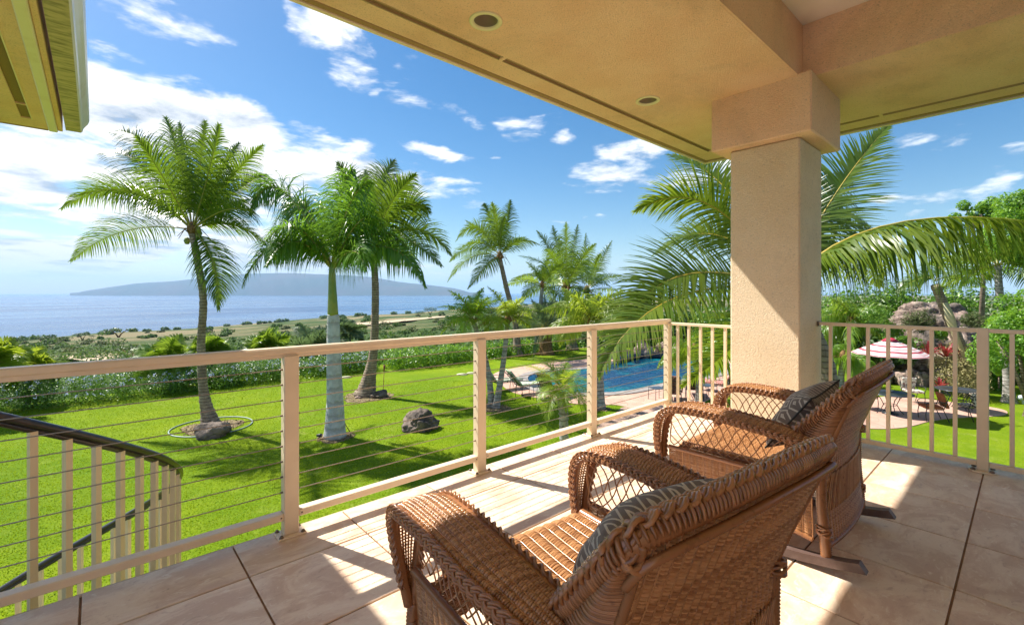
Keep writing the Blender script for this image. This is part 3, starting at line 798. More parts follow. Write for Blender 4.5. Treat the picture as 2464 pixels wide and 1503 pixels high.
# ------------------------------------------------------------------ pool
pool_px = [(1268, 908), (1290, 897), (1330, 892), (1400, 890), (1450, 885), (1486, 874), (1527, 864), (1566, 861), (1640, 863), (1700, 868), (1745, 876), (1760, 888),
           (1739, 897), (1693, 907), (1645, 914), (1589, 924), (1532, 938), (1486, 945), (1446, 947), (1380, 947), (1330, 945), (1295, 936), (1272, 920)]
pool = thing('swimming_pool', 'curved blue swimming pool with grey stone coping', 'pool', tuple(G(1500, 905)))
COPING = material('coping_stone', (.24, .22, .21), .7, .3, (.34, .30, .27), 3, bump=.5, bscale=12, bdist=.02)
pw = [np.array(G(x, y)[:2]) for x, y in pool_px]
for _ in range(3):
    pw = [w for i in range(len(pw)) for w in (pw[i] * .75 + pw[(i + 1) % len(pw)] * .25, pw[i] * .25 + pw[(i + 1) % len(pw)] * .75)]
pw = pw[::2]
cen = sum(pw) / len(pw)
out = []
for i in range(len(pw)):
    tg = pw[(i + 1) % len(pw)] - pw[i - 1]; nn = np.array([tg[1], -tg[0]]); nn /= np.linalg.norm(nn) + 1e-9
    if np.dot(nn, pw[i] - cen) < 0: nn = -nn
    out.append(pw[i] + nn * .5)
MB().prism([tuple(p) for p in out], GZ + .0, GZ + .055, [[tuple(p) for p in pw]]).obj('coping', COPING, pool)
def pool_mat():
    m = bpy.data.materials.new('pool_water'); m.use_nodes = True
    t = NT(m.node_tree); b = t.n['Principled BSDF']; geo = t.new('ShaderNodeNewGeometry').outputs['Position']
    n1 = t.noise(geo, 1.6, 4, .55, 1.2); n2 = t.noise(geo, .25, 3)
    c = t.mix(t.remap(n1, .35, .68), (.002, .085, .12), (.008, .25, .27))
    c = t.mix(t.remap(n2, .42, .62), (.002, .05, .13), c)
    t.put(b.inputs['Base Color'], c); b.inputs['Roughness'].default_value = .05; b.inputs['IOR'].default_value = 1.33
    bm = t.new('ShaderNodeBump'); bm.inputs['Strength'].default_value = .8; bm.inputs['Distance'].default_value = .10
    t.put(bm.inputs['Height'], t.noise(geo, 3.2, 4, .6, .6)); t.l.new(bm.outputs[0], b.inputs['Normal'])
    return m
MB().prism([tuple(p) for p in pw], GZ - .2, GZ + .028).obj('water', pool_mat(), pool)
# raised dark wall of the infinity edge at the back
bw = [G(1486, 874), G(1527, 864), G(1566, 861), G(1640, 863)]
MB().tube([(p[0], p[1], GZ + .18) for p in bw], .22, 8, smooth=False, flat=.9).obj('back_wall', material('dark_pool_wall', (.03, .035, .06), .4, .5), pool)
# garden bed ring round the first palm
def ring(name, c, r, label):
    pts = [(c[0] + r * math.cos(a), c[1] + r * math.sin(a), GZ + .02) for a in np.linspace(0, 2 * math.pi, 49)[:-1]]
    o = MB().tube(pts, .022, 6, closed=True, ref=UP).obj(name, material('garden_hose', (.25, .33, .28), .5)); tag(o, label, 'edging')
ring('bed_edging', G(512, 1028) + np.array([.0, .1, 0]), 1.12, 'thin green edging ring round the leftmost tall coconut palm')
# road on the far land
def land_strip(name, pix, w, mat, label, dz=.9):
    L = [land_pt(*p) for p in pix]; V = []
    for i, (p, D) in enumerate(L):
        q = L[min(i + 1, len(L) - 1)][0] - L[max(i - 1, 0)][0]; nn = np.array([-q[1], q[0], 0]); nn = nn / np.linalg.norm(nn)
        for s in (-1, 1): V.append(p + nn * s * w + np.array([0, 0, dz]))
    F = [(2 * i, 2 * i + 2, 2 * i + 3, 2 * i + 1) for i in range(len(L) - 1)]
    tag(MB().add(V, F).obj(name, mat), label, kind='structure')
ROAD = material('dirt_road', (.48, .38, .26), .9, .1)
land_strip('dirt_road', [(860, 786), (900, 782), (940, 777), (985, 772), (1030, 768), (1060, 765), (1100, 762)], 9, ROAD, 'pale dirt road crossing the dry fields', 1.5)
land_strip('dirt_track', [(130, 862), (180, 861), (230, 862), (275, 865), (320, 870)], 4.5, ROAD, 'short pale dirt track below the hedge', .5)
# ------------------------------------------------------------------ palms
def bez(p0, p1, p2, t):
    t = np.asarray(t)[:, None]; return (1 - t) ** 2 * p0 + 2 * t * (1 - t) * p1 + t * t * p2
COCO = leaf_material('coconut_leaf', (.030, .085, .010), (.095, .165, .016), .30, .34, (.22, .34, .02))
COCO2 = leaf_material('coconut_leaf_yellow', (.050, .115, .012), (.17, .22, .025), .30, .36, (.32, .42, .03))
ROYAL = leaf_material('royal_leaf', (.040, .135, .010), (.13, .255, .018), .30, .36, (.24, .44, .03))
YELLOW = leaf_material('yellow_palm_leaf', (.10, .20, .012), (.26, .34, .022), .42, .42, (.45, .55, .04))
FRESH = leaf_material('fresh_palm_leaf', (.09, .21, .012), (.21, .35, .02), .38, .42, (.40, .56, .03))
ARECA = leaf_material('areca_leaf', (.06, .16, .012), (.20, .29, .02), .36, .40, (.34, .48, .04))
GREYP = leaf_material('grey_palm_leaf', (.06, .11, .045), (.13, .18, .08), .5, .3, (.2, .3, .1))
DEAD = leaf_material('dead_leaf', (.22, .14, .06), (.34, .24, .11), .7, .25, (.4, .28, .12), .2)
STEM_G = material('frond_rib', (.26, .26, .05), .45, .4, (.36, .30, .07), 6)
STEM_Y = material('frond_rib_yellow', (.50, .34, .03), .4, .4, (.42, .34, .06), 6)
HUSK = material('palm_husk', (.26, .15, .06), .9, .2, (.14, .08, .035), 12, bump=.8, bscale=25, bdist=.02)
def trunk_mat(name, ca, cb, freq=14.0, ring=(.10, .07, .05)):
    m = bpy.data.materials.new(name); m.use_nodes = True
    t = NT(m.node_tree); b = t.n['Principled BSDF']; v = t.new('ShaderNodeTexCoord').outputs['Object']; s = t.sep(v)
    n = t.noise(v, 5, 6, .65); w = t.math('SINE', t.math('MULTIPLY_ADD', s[2], freq * 2 * math.pi, t.math('MULTIPLY', n, 6.0)))
    c = t.mix(t.remap(n, .36, .64), ca, cb); c = t.mix(t.math('MULTIPLY', t.remap(w, .55, .95), .7), c, ring)
    st = t.noise(t.vmath('MULTIPLY', v, (9, 9, 1.2)), 3, 5, .7); c = t.mix(t.math('MULTIPLY', t.remap(st, .56, .68), .45), c, ring)
    t.put(b.inputs['Base Color'], c); b.inputs['Roughness'].default_value = .85
    bm = t.new('ShaderNodeBump'); bm.inputs['Strength'].default_value = .8; bm.inputs['Distance'].default_value = .02
    t.put(bm.inputs['Height'], t.math('SUBTRACT', n, t.math('MULTIPLY', t.remap(w, .4, .9), .6))); t.l.new(bm.outputs[0], b.inputs['Normal'])
    return m
TR_BROWN = trunk_mat('coconut_trunk', (.20, .145, .10), (.36, .28, .20), 10.0, (.075, .05, .035))
TR_GREY = trunk_mat('grey_trunk', (.27, .25, .23), (.42, .40, .37), 7.0, (.13, .11, .09))
TR_ROYAL = trunk_mat('royal_trunk', (.40, .41, .40), (.56, .57, .56), 2.6, (.34, .32, .30))
SHAFT_G = material('crownshaft', (.15, .24, .02), .35, .5, (.30, .32, .03), 1.6, .4, .7)

def frond(name, p0, p1, p2, parent, leaf=.8, n=58, w=.042, droop=.30, mat=None, rib=None, seed=0, v=.35, start=.13, plumose=0.0, ribr=.022, roll=.75, loc=None):
    rg = np.random.default_rng(seed)
    p0, p1, p2 = (np.asarray(q, float) for q in (p0, p1, p2))
    t = np.linspace(start, .995, n); c = bez(p0, p1, p2, t)
    T = unit(2 * (1 - t)[:, None] * (p1 - p0) + 2 * t[:, None] * (p2 - p1))
    ref = np.array([0, 0, 1.0]); S = np.cross(T, ref); bad = np.linalg.norm(S, axis=1) < .25
    cv = np.cross(p1 - p0, p2 - p1); cv = cv / (np.linalg.norm(cv) + 1e-9)
    if bad.any():
        alt = cv if np.linalg.norm(cv) > .1 else RT
        alt = alt if np.dot(alt, S.mean(0)) >= 0 else -alt
        S[bad] = alt
    S = unit(S - (S * T).sum(1)[:, None] * T); U = np.cross(S, T)
    ra = rg.uniform(-roll, roll); ra += np.sign(ra) * roll * .35
    vd = unit((p0 + p2) / 2 - np.array([0, 0, EYE])); sm_ = unit(S.mean(0)); um_ = unit(U.mean(0))
    if abs((sm_ * math.cos(ra) + um_ * math.sin(ra)) @ vd) > abs((sm_ * math.cos(ra) - um_ * math.sin(ra)) @ vd): ra = -ra      # fronds twist towards the open side
    S, U = S * math.cos(ra) + U * math.sin(ra), U * math.cos(ra) - S * math.sin(ra)
    prof = np.clip(np.sin(np.clip((t - start) / (1 - start), 0, 1) ** .62 * math.pi * .93 + .16), .12, 1)
    Vs = []; Fq = []; Ft = []; R = []; k0 = 0
    L_all = leaf * prof
    for side in (-1, 1):
        ang = np.radians(68 - (68 - 28) * ((t - start) / (1 - start)) ** 1.5) + rg.normal(size=n) * .07
        lift = v + rg.normal(size=n) * (.10 + plumose)
        d = unit(S * side * np.sin(ang)[:, None] + T * np.cos(ang)[:, None] + U * lift[:, None])
        Ls = L_all * (.88 + .22 * rg.random(n)); Ls[rg.random(n) < .03] *= .4
        nseg = 4; q = c.copy(); dd = d; dr = droop * (.75 + .5 * rg.random(n))[:, None]
        stations = []
        for k in range(nseg + 1):
            Wd = unit(np.cross(dd, U) * 1.0 + T * .15) 
            wk = w * (1.0, 1.0, .82, .52, .05)[k]
            stations.append((q - Wd * wk / 2, q + Wd * wk / 2))
            if k < nseg:
                q = q + dd * (Ls / nseg)[:, None]; dd = unit(dd + np.array([0, 0, -1.0]) * dr)
        V = np.stack([x for st_ in stations for x in st_], 1)          # n, 2*(nseg+1), 3
        m = V.shape[1]; Vs.append(V.reshape(-1, 3)); i0 = k0 + np.arange(n) * m
        for k in range(nseg): Fq.append(np.stack([i0 + 2 * k, i0 + 2 * k + 1, i0 + 2 * k + 3, i0 + 2 * k + 2], 1))
        R.append(np.repeat(np.clip(rg.random(n) * .7 + .3 * rg.random(), 0, 1), m)); k0 += n * m
    loc = p0 if loc is None else loc
    o = np_mesh(name, np.concatenate(Vs), faces4=np.concatenate(Fq), mat=mat, rnd=np.concatenate(R), parent=parent, loc=loc)
    # the rib is a second material slot of the same leaf
    tt = np.linspace(0, 1, 12); pts = bez(p0, p1, p2, tt)
    MB().tube(pts, ribr * (1.15 - tt) , 5).obj('midrib', rib or STEM_G, o, loc=tuple(loc))
    return o

def trunk(pts, radii, mat, parent, rings=40, bumpy=.03, name='trunk', seed=0, base=1.5):
    """curved trunk through points, with leaf-scar rings and a swollen foot"""
    rg = np.random.default_rng(seed)
    pts = [np.asarray(p, float) for p in pts]
    # catmull-rom
    Q = [2 * pts[0] - pts[1]] + pts + [2 * pts[-1] - pts[-2]]; out = []; rad = []
    m = max(2, int(rings / (len(pts) - 1)))
    for i in range(1, len(Q) - 2):
        for k in range(m):
            u = k / m; a, b, c, d = Q[i - 1:i + 3]
            out.append(.5 * ((2 * b) + (-a + c) * u + (2 * a - 5 * b + 4 * c - d) * u * u + (-a + 3 * b - 3 * c + d) * u ** 3)); rad.append(radii[i - 1] * (1 - u) + radii[i] * u)
    out.append(pts[-1]); rad.append(radii[-1]); out = np.array(out); rad = np.array(rad)
    s = np.linspace(0, 1, len(out)); rad = rad * (1 + (base - 1) * np.exp(-s * 14))
    rad = rad * (1 + bumpy * np.where(np.arange(len(rad)) % 2, 1, -1)) * (1 + rg.normal(size=len(rad)) * bumpy * .5)
    return MB().tube(out, rad, 12, ref=RT).obj(name, mat, parent, loc=tuple(pts[0]))

def auto_fronds(parent, c, L, n, seed, el0=78, el1=-25, kw=None, names='frond', keep=None, sag=.35, spread=1.0):
    rg = np.random.default_rng(seed); kw = kw or {}
    for i in range(n):
        az = i * 2.39996 + rg.normal() * .25; f = i / max(1, n - 1)
        el = math.radians(el0 + (el1 - el0) * f ** .9 + rg.normal() * 5); l = L * (.8 + .3 * rg.random()) * (1 - .25 * (1 - f) ** 3)
        h = np.array([math.cos(az), math.sin(az), 0]); d = h * math.cos(el) * spread + UP * math.sin(el)
        p1 = c + d * l * .52; e2 = el - sag * 2.2 * (.6 + .5 * math.cos(el))
        p2 = p1 + (h * math.cos(e2) + UP * math.sin(e2)) * l * .55
        frond(names, c, p1, p2, parent, seed=seed * 100 + i, **kw)

def palm(name, label, cat, base, trunk_pts, radii, tmat, crown, specs, autos=None, kw=None, group=None, husk=True, rings=40, bumpy=.03, base_sw=1.5, seed=1, D=None, nuts=0):
    root = thing(name, label, cat, tuple(base), group)
    trunk([base] + trunk_pts + [crown], radii, tmat, root, rings, bumpy, seed=seed, base=base_sw)
    rg = np.random.default_rng(seed + 50); kw = kw or {}
    if husk:
        c = np.asarray(crown); r = radii[-1]
        hp_ = c + UP * r * 1.0
        MB().lathe([(r * .9, -r * 1.8), (r * 1.35, -r * .6), (r * 1.5, r * .6), (r * 1.0, r * 1.8), (r * .4, r * 2.6)], 12, (0, 0, 0)).obj('crown_base', HUSK, root).location = tuple(hp_ - np.asarray(base))
        for k in range(9):
            a = k * .8 + rg.random(); h = np.array([math.cos(a), math.sin(a), 0]); L = r * rg.uniform(3, 6)
            MB().tube([c + h * r, c + h * L * .5 + UP * L * .25, c + h * L + UP * L * rg.uniform(-.7, .4)], [r * .22, r * .16, r * .07], 5).obj('old_leaf_stub', HUSK, root)
        for k in range(nuts):
            a = rg.uniform(0, 6.28); q = c + np.array([math.cos(a), math.sin(a), 0]) * r * 1.9 + UP * rg.uniform(-.3, .1)
            MB().lathe([(0, -.12), (.06, -.10), (.095, 0), (.06, .10), (0, .12)], 8, (0, 0, 0)).obj('coconut', material('green_coconut', (.20, .24, .04), .4, .4), root).location = tuple(q - np.asarray(base))
    Dc = dep(crown)
    for i, sp in enumerate(specs):
        cx, cy, tx, ty = sp[:4]; dd = sp[4] if len(sp) > 4 else rg.uniform(-1, 1) * .12 * Dc * .6
        k2 = dict(kw)
        if len(sp) > 5: k2.update(sp[5])
        frond('frond', np.asarray(crown) + UP * radii[-1], P(cx, cy, Dc + dd * .5), P(tx, ty, Dc + dd), root, seed=seed * 97 + i, **k2)
    if autos:
        auto_fronds(root, np.asarray(crown) + UP * radii[-1], seed=seed, kw=kw, **autos)
    return root

# leftmost tall coconut palm
bA = G(507, 1022); DA = dep(bA)
kwc = dict(leaf=1.08, n=88, w=.030, droop=.30, mat=COCO, v=.22)
palm('coconut_palm', 'tallest coconut palm on the lawn, leaning trunk and wide feathery crown at the left', 'palm tree', bA,
     [P(490, 940, DA), P(484, 830, DA), P(489, 720, DA - .1), P(474, 620, DA)], [.20, .135, .118, .110, .105, .10], TR_BROWN, P(462, 560, DA),
     [(300, 395, 148, 502, -.6), (290, 520, 170, 628, .4), (330, 330, 236, 372, .8), (350, 420, 190, 470, -1.4), (372, 290, 262, 320, 1.5), (440, 380, 398, 283, -.3), (446, 400, 432, 296, 1.0),
      (482, 400, 494, 292, .2), (505, 420, 527, 300, -1.2), (520, 420, 575, 345, 1.6), (540, 430, 632, 350, -.4), (575, 440, 640, 420, 1.8), (560, 470, 622, 520, -1.5), (560, 510, 640, 590, .6),
      (530, 610, 525, 745, -.2), (400, 430, 330, 330, -2.4), (380, 480, 300, 440, 2.8), (540, 500, 600, 480, 3.2)],
     kw=kwc, seed=3, rings=64, bumpy=.035, base_sw=1.6, nuts=5)
# royal palm
bB = G(806, 1052); DB = dep(bB)
rb = palm('royal_palm', 'royal palm with pale grey trunk, green crownshaft and drooping dark plumes', 'palm tree', bB,
          [P(806, 960, DB), P(803, 860, DB), P(802, 768, DB)], [.29, .235, .20, .175, .15], TR_ROYAL, P(801, 762, DB), [], kw={}, husk=False, seed=5, rings=44, bumpy=.008, base_sw=1.15)
MB().tube([P(802, 770, DB), P(801, 750, DB), P(800, 700, DB), P(799, 660, DB), P(799, 630, DB)], [.155, .150, .120, .10, .07], 14, ref=RT).obj('crownshaft', SHAFT_G, rb)
kwr = dict(leaf=1.05, n=120, w=.034, droop=.62, mat=ROYAL, v=.05, plumose=.45, start=.08, ribr=.03)
cB = P(799, 648, DB)
for i, (cx, cy, tx, ty, dd) in enumerate([(670, 490, 582, 690, -.8), (655, 330, 602, 520, .6), (740, 440, 680, 500, 1.2), (700, 520, 640, 640, -1.5), (815, 430, 850, 410, .3), (835, 440, 895, 440, -1.0),
                                         (950, 520, 1024, 690, -.9), (900, 520, 960, 640, 1.6), (880, 450, 930, 560, -1.4), (705, 470, 625, 600, -1.8), (905, 500, 985, 600, -.6), (860, 560, 880, 650, -2.2), (720, 400, 650, 560, 2.0)]):
    frond('frond', cB, P(cx, cy, DB + dd * .5), P(tx, ty, DB + dd), rb, seed=500 + i, **kwr)
# coconut palm behind the royal palm
bC = G(880, 952); DC_ = dep(bC)
palm('coconut_palm', 'coconut palm with curved trunk rising behind the royal palm', 'palm tree', bC,
     [P(898, 850, DC_), P(903, 740, DC_), P(902, 660, DC_)], [.27, .17, .150, .135, .12], TR_BROWN, P(895, 600, DC_),
     [(850, 460, 812, 392, -.4), (900, 440, 950, 388, .6), (970, 450, 1035, 510, -.6), (1010, 500, 1086, 615, .4), (960, 530, 1062, 640, -1.4), (930, 430, 985, 440, 2.0), (830, 500, 780, 590, 1.0), (850, 560, 800, 660, -1.0),
      (880, 480, 880, 410, 2.0), (935, 470, 1000, 420, -2.2), (960, 560, 990, 640, 2.5), (860, 480, 830, 430, 2.5)],
     kw=dict(leaf=1.4, n=84, w=.040, droop=.28, mat=COCO, v=.25), seed=6, rings=54, base_sw=1.9, nuts=4)
# three more coconut palms in the middle distance
bD = G(1245, 856); DD_ = dep(bD)
palm('coconut_palm', 'slender coconut palm alone against the sky beside the yellowish short palms', 'palm tree', bD, [P(1240, 780, DD_), P(1218, 690, DD_)], [.30, .19, .17, .14], TR_BROWN, P(1203, 622, DD_),
     [(1150, 500, 1097, 580, -1), (1180, 520, 1165, 490, 1), (1200, 540, 1184, 488, -2), (1222, 540, 1228, 482, 1), (1240, 560, 1300, 590, -1.5), (1130, 590, 1077, 678, 1), (1180, 620, 1126, 694, -1.5), (1130, 570, 1082, 630, 2),
      (1235, 580, 1262, 570, 3), (1165, 560, 1120, 530, 3), (1200, 560, 1215, 520, -3), (1160, 560, 1105, 600, -3)], kw=dict(leaf=1.1, n=60, w=.048, roll=.6, droop=.32, mat=COCO, v=.25), seed=8, rings=30)
bE = G(1377, 842); DE = dep(bE)
palm('coconut_palm', 'bushy coconut palm with upright fronds, left of the pair right of centre', 'palm tree', bE, [P(1372, 780, DE), P(1366, 730, DE)], [.36, .24, .22, .2], TR_BROWN, P(1363, 695, DE),
     [(1330, 600, 1292, 556, 0), (1345, 610, 1330, 544, 2), (1362, 600, 1362, 536, -2), (1378, 610, 1390, 542, 2), (1395, 620, 1434, 586, -2), (1310, 620, 1247, 615, 1), (1300, 640, 1231, 672, -1), (1300, 680, 1262, 720, 2), (1330, 600, 1310, 600, -4), (1400, 650, 1470, 690, -3),
      (1410, 630, 1450, 650, 3), (1350, 620, 1345, 570, 4)], autos=dict(L=4.0, n=3, el0=60, el1=-5), kw=dict(leaf=1.15, n=54, w=.050, roll=.5, droop=.32, mat=COCO, v=.25), seed=9, rings=24)
bF = G(1425, 826); DF = dep(bF)
palm('coconut_palm', 'smaller coconut palm, right of the pair right of centre', 'palm tree', bF, [P(1418, 760, DF)], [.32, .22, .18], TR_BROWN, P(1412, 705, DF),
     [(1405, 620, 1409, 562, 0), (1440, 640, 1472, 580, 1), (1455, 660, 1498, 664, -1), (1450, 690, 1486, 700, 1), (1430, 640, 1445, 610, -2), (1390, 640, 1375, 600, 2), (1380, 680, 1350, 700, -1)],
     autos=dict(L=3.2, n=2, el0=60, el1=0), kw=dict(leaf=1.1, n=48, w=.052, roll=.5, droop=.30, mat=COCO, v=.25), seed=10, rings=18)

# big coconut palm just outside the column
DJ = 8.0
bJ = G(1995, 1180); cJ = P(1885, 715, 8.3)
pj_base = P(1992, 1000, 8.0); pj_base = np.array([pj_base[0], pj_base[1], GZ])
kwj = dict(leaf=1.12, n=100, w=.034, droop=.17, mat=COCO2, rib=STEM_Y, v=.20, ribr=.020)
big = palm('coconut_palm', 'big near coconut palm behind the stucco column, yellow ribbed fronds on both sides', 'palm tree', pj_base, [P(1994, 1000, 8.05), P(1985, 870, 8.1), P(1930, 760, 8.2)], [.22, .16, .14, .13, .12], TR_BROWN, cJ,
     [(1715, 385, 1528, 510, .8), (1735, 480, 1575, 612, 1.6), (1600, 575, 1485, 800, -.5), (1555, 645, 1440, 905, -1.2), (1770, 400, 1608, 372, 2.4),
      (1985, 470, 2140, 300, .4, dict(leaf=1.0, droop=.10)), (2000, 420, 2090, 560, 1.2, dict(droop=.5)), (1990, 520, 2085, 640, 2.2, dict(droop=.4)), (1960, 450, 2050, 430, 2.6, dict(droop=.4)), (2040, 560, 2120, 690, 2.4, dict(droop=.3)),
      (2075, 440, 2640, 560, -1.5, dict(leaf=1.75, n=160, w=.040, droop=.95, v=-.25, start=.10, roll=0, ribr=.026)), (1800, 820, 1640, 930, 2.5), (1860, 500, 1850, 420, 1.5)],
     kw=kwj, seed=12, rings=56, bumpy=.04, nuts=3)

# short palms: yellowish twin palms
kwy = dict(leaf=.46, n=46, w=.030, roll=.3, droop=.42, mat=ARECA, v=.3, plumose=.15)
for nm, lb, base, mid, crown, L, mt, sd in (
    ('manila_palm', 'short green palm with arching fronds, left of the yellow twin by the lawn', G(1184, 979), P(1172, 880, 17.0), P(1140, 775, 17.0), 1.55, FRESH, 21),
    ('manila_palm', 'short yellow-green palm on a thin grey trunk near the loungers', G(1193, 982), P(1212, 860, 17.1), P(1222, 768, 17.2), 1.5, YELLOW, 22)):
    D_ = dep(base); crown = P(1140 if sd == 21 else 1222, 775, D_)
    palm(nm, lb, 'palm tree', base, [P(1172 if sd == 21 else 1210, 880, D_)], [.13, .10, .085], TR_GREY, crown, [], autos=dict(L=L * 1.1, n=15, el0=80, el1=8, sag=.5), kw=dict(kwy, mat=mt), husk=True, seed=sd, rings=24, base_sw=1.4)
# queen palms with weeping plumes
kwq = dict(leaf=.72, n=52, w=.034, droop=.75, mat=YELLOW, v=.0, plumose=.4)
bI = G(1440, 982); DI = dep(bI)
palm('queen_palm', 'queen palm with grey trunk in front of the pool and yellow-green weeping crown', 'palm tree', bI, [P(1438, 900, DI), P(1430, 820, DI)], [.24, .20, .18, .14], TR_GREY, P(1420, 775, DI), [],
     autos=dict(L=2.0, n=20, el0=70, el1=-5, sag=.45), kw=kwq, seed=23, rings=30, base_sw=1.2)
bK = G(1681, 966); DK = dep(bK)
palm('queen_palm', 'weeping green palm on a thin trunk between balusters beside the pool', 'palm tree', bK, [P(1680, 915, DK)], [.12, .10, .12], TR_GREY, P(1672, 852, DK), [],
     autos=dict(L=1.7, n=16, el0=60, el1=-10, sag=.5), kw=dict(kwq, leaf=.6, mat=FRESH), seed=24, rings=20)
bM = G(2022, 930); DM = dep(bM)
palm('queen_palm', 'weeping green palm on the lawn right of the column', 'palm tree', bM, [P(2024, 900, DM)], [.16, .13, .12], TR_GREY, P(2030, 865, DM), [],
     autos=dict(L=1.5, n=16, el0=60, el1=-20, sag=.5), kw=dict(kwq, leaf=.6, mat=FRESH), seed=25, rings=16)
palm('queen_palm', 'taller weeping palm behind the right railing, left of the rock mound', 'palm tree', G(2045, 895), [P(2045, 830, 24)], [.16, .13, .12], TR_GREY, P(2048, 770, 24.0), [],
     autos=dict(L=2.4, n=18, el0=60, el1=-20, sag=.5), kw=dict(kwq, leaf=.8, w=.05, mat=ARECA), seed=26, rings=16)
# small date palm close to the balcony
bH = P(1358, 1190, 10.0); bH[2] = GZ
palm('date_palm', 'small yellow-green date palm with ragged trunk close below the balcony', 'palm tree', bH, [P(1358, 1100, 10), P(1356, 1000, 10)], [.09, .10, .10, .12], TR_GREY, P(1352, 945, 10.0),
     [(1330, 860, 1272, 862, .2), (1300, 880, 1262, 880, -.6)], autos=dict(L=.95, n=20, el0=78, el1=-25, sag=.55), kw=dict(leaf=.30, n=52, w=.010, roll=.2, droop=.25, mat=YELLOW, v=.25, ribr=.007), husk=False, seed=27, rings=40, bumpy=.12, base_sw=1.0)
# cycad-like grey palm
palm('date_palm', 'grey-green date palm with thick short trunk beyond the lawn edge', 'palm tree', G(1312, 852), [], [.5, .42], HUSK, P(1312, 800, dep(G(1312, 852))), [], autos=dict(L=3.0, n=26, el0=80, el1=-15, sag=.3),
     kw=dict(leaf=.55, n=34, w=.05, droop=.1, mat=GREYP, v=.3), husk=False, seed=28, rings=10)
palm('coconut_palm', 'thin pale palm half hidden between the short palms and the bushy coconut palm', 'palm tree', G(1290, 848), [P(1296, 780, 33)], [.2, .15, .13], TR_GREY, P(1305, 690, 33.0), [], autos=dict(L=3.0, n=11, el0=85, el1=-20),
     kw=dict(leaf=.8, n=30, w=.07, droop=.25, mat=ARECA, v=.25), seed=29, rings=18)
# palms on the slope just below the hedge
def slope_palm(label, px, pyc, D, L, n, mt, sd, leaf=.7, h=2.0, cat='palm tree', name='areca_palm', grp=None):
    c = P(px, pyc, D); base = c.copy(); base[2] = max(c[2] - h, -6)
    root = thing(name, label, cat, tuple(base), grp)
    rg = np.random.default_rng(sd)
    for k in range(3):
        off = np.array([rg.uniform(-.5, .5), rg.uniform(-.5, .5), 0])
        MB().tube([base + off * .3, base + off * .7 + UP * h * .5, c + off], [.07, .06, .05], 6).obj('stem', TR_GREY, root)
    auto_fronds(root, c, L, n, sd, el0=78, el1=-10, kw=dict(leaf=leaf, n=36, w=.055, droop=.3, mat=mt, v=.3))
    return root
slope_palm('dense yellow-green areca clump behind the hedge, right behind the tallest palm trunk', 400, 872, 20.5, 1.5, 26, ARECA, 31)
slope_palm('areca clump beyond the tallest palm trunk, just right of it', 505, 850, 22, 1.1, 20, ARECA, 32)
slope_palm('low areca clump at the left edge above the hedge', 65, 888, 17.5, 1.1, 22, YELLOW, 33)
slope_palm('second areca clump cut by the left picture edge', -30, 875, 15.5, 1.2, 18, YELLOW, 34)
slope_palm('dark yellow-green areca clump left of the royal palm', 645, 838, 25, 1.5, 22, ARECA, 35)
slope_palm('tall grey-green date palm crown spreading behind the royal palm trunk', 755, 850, 27, 2.5, 30, GREYP, 36, .7, 2.5, name='date_palm')
slope_palm('grey-green palm crown peeping right of the royal palm trunk', 838, 800, 29, 1.3, 14, GREYP, 37, .6, 2.5, name='date_palm')
# ------------------------------------------------------------------ hedges, shrubs, scrub
HEDGE = leaf_material('hedge_leaf', (.055, .145, .010), (.17, .31, .018), .4, .30, (.16, .32, .03))
BRIGHT = leaf_material('bright_shrub_leaf', (.05, .15, .010), (.17, .32, .02), .4, .38, (.28, .50, .03))
DARKL = leaf_material('dark_shrub_leaf', (.018, .050, .010), (.06, .12, .020), .45, .25, (.1, .2, .02))
OLIVE = leaf_material('scrub_leaf', (.055, .085, .028), (.14, .16, .06), .7, .2, (.18, .22, .07), .2)
SCRUBG = leaf_material('green_scrub_leaf', (.045, .095, .025), (.10, .17, .045), .7, .25, (.15, .26, .05), .2)
MOR = leaf_material('fine_tree_leaf', (.06, .17, .015), (.20, .36, .03), .45, .40, (.32, .55, .04))
FLOWER = leaf_material('pale_blue_flower', (.42, .50, .80), (.70, .76, .92), .6, .3, (.6, .65, .9), .2)
REDL = leaf_material('red_leaf', (.20, .02, .03), (.32, .06, .06), .4, .3, (.5, .05, .06))
DRY = leaf_material('dry_grass_leaf', (.22, .19, .08), (.36, .32, .15), .7, .25, (.4, .36, .15), .2)
def blobs_along(pts, step, w, h, rg, z0=GZ):
    """ball centres filling a hedge that follows pts"""
    C = []; R = []
    pts = [np.array(p, float) for p in pts]
    for a, b in zip(pts, pts[1:]):
        L = np.linalg.norm((b - a)[:2]); n = max(1, int(L / step)); d = (b - a) / L; nn = np.array([-d[1], d[0], 0])
        for i in range(n):
            c = a + d * (i + .5) * L / n
            for k in (-.5, 0, .5):
                r = h * rg.uniform(.42, .6); C.append(c + nn * (k * w + rg.normal() * .1) + UP * (z0 - c[2] + h - r * 1.0 - abs(k) * h * .25 + rg.normal() * .07)); R.append(r)
            C.append(c + nn * rg.uniform(-.3, .3) * w + UP * (z0 - c[2] + h * .35)); R.append(h * .45)
    return C, R
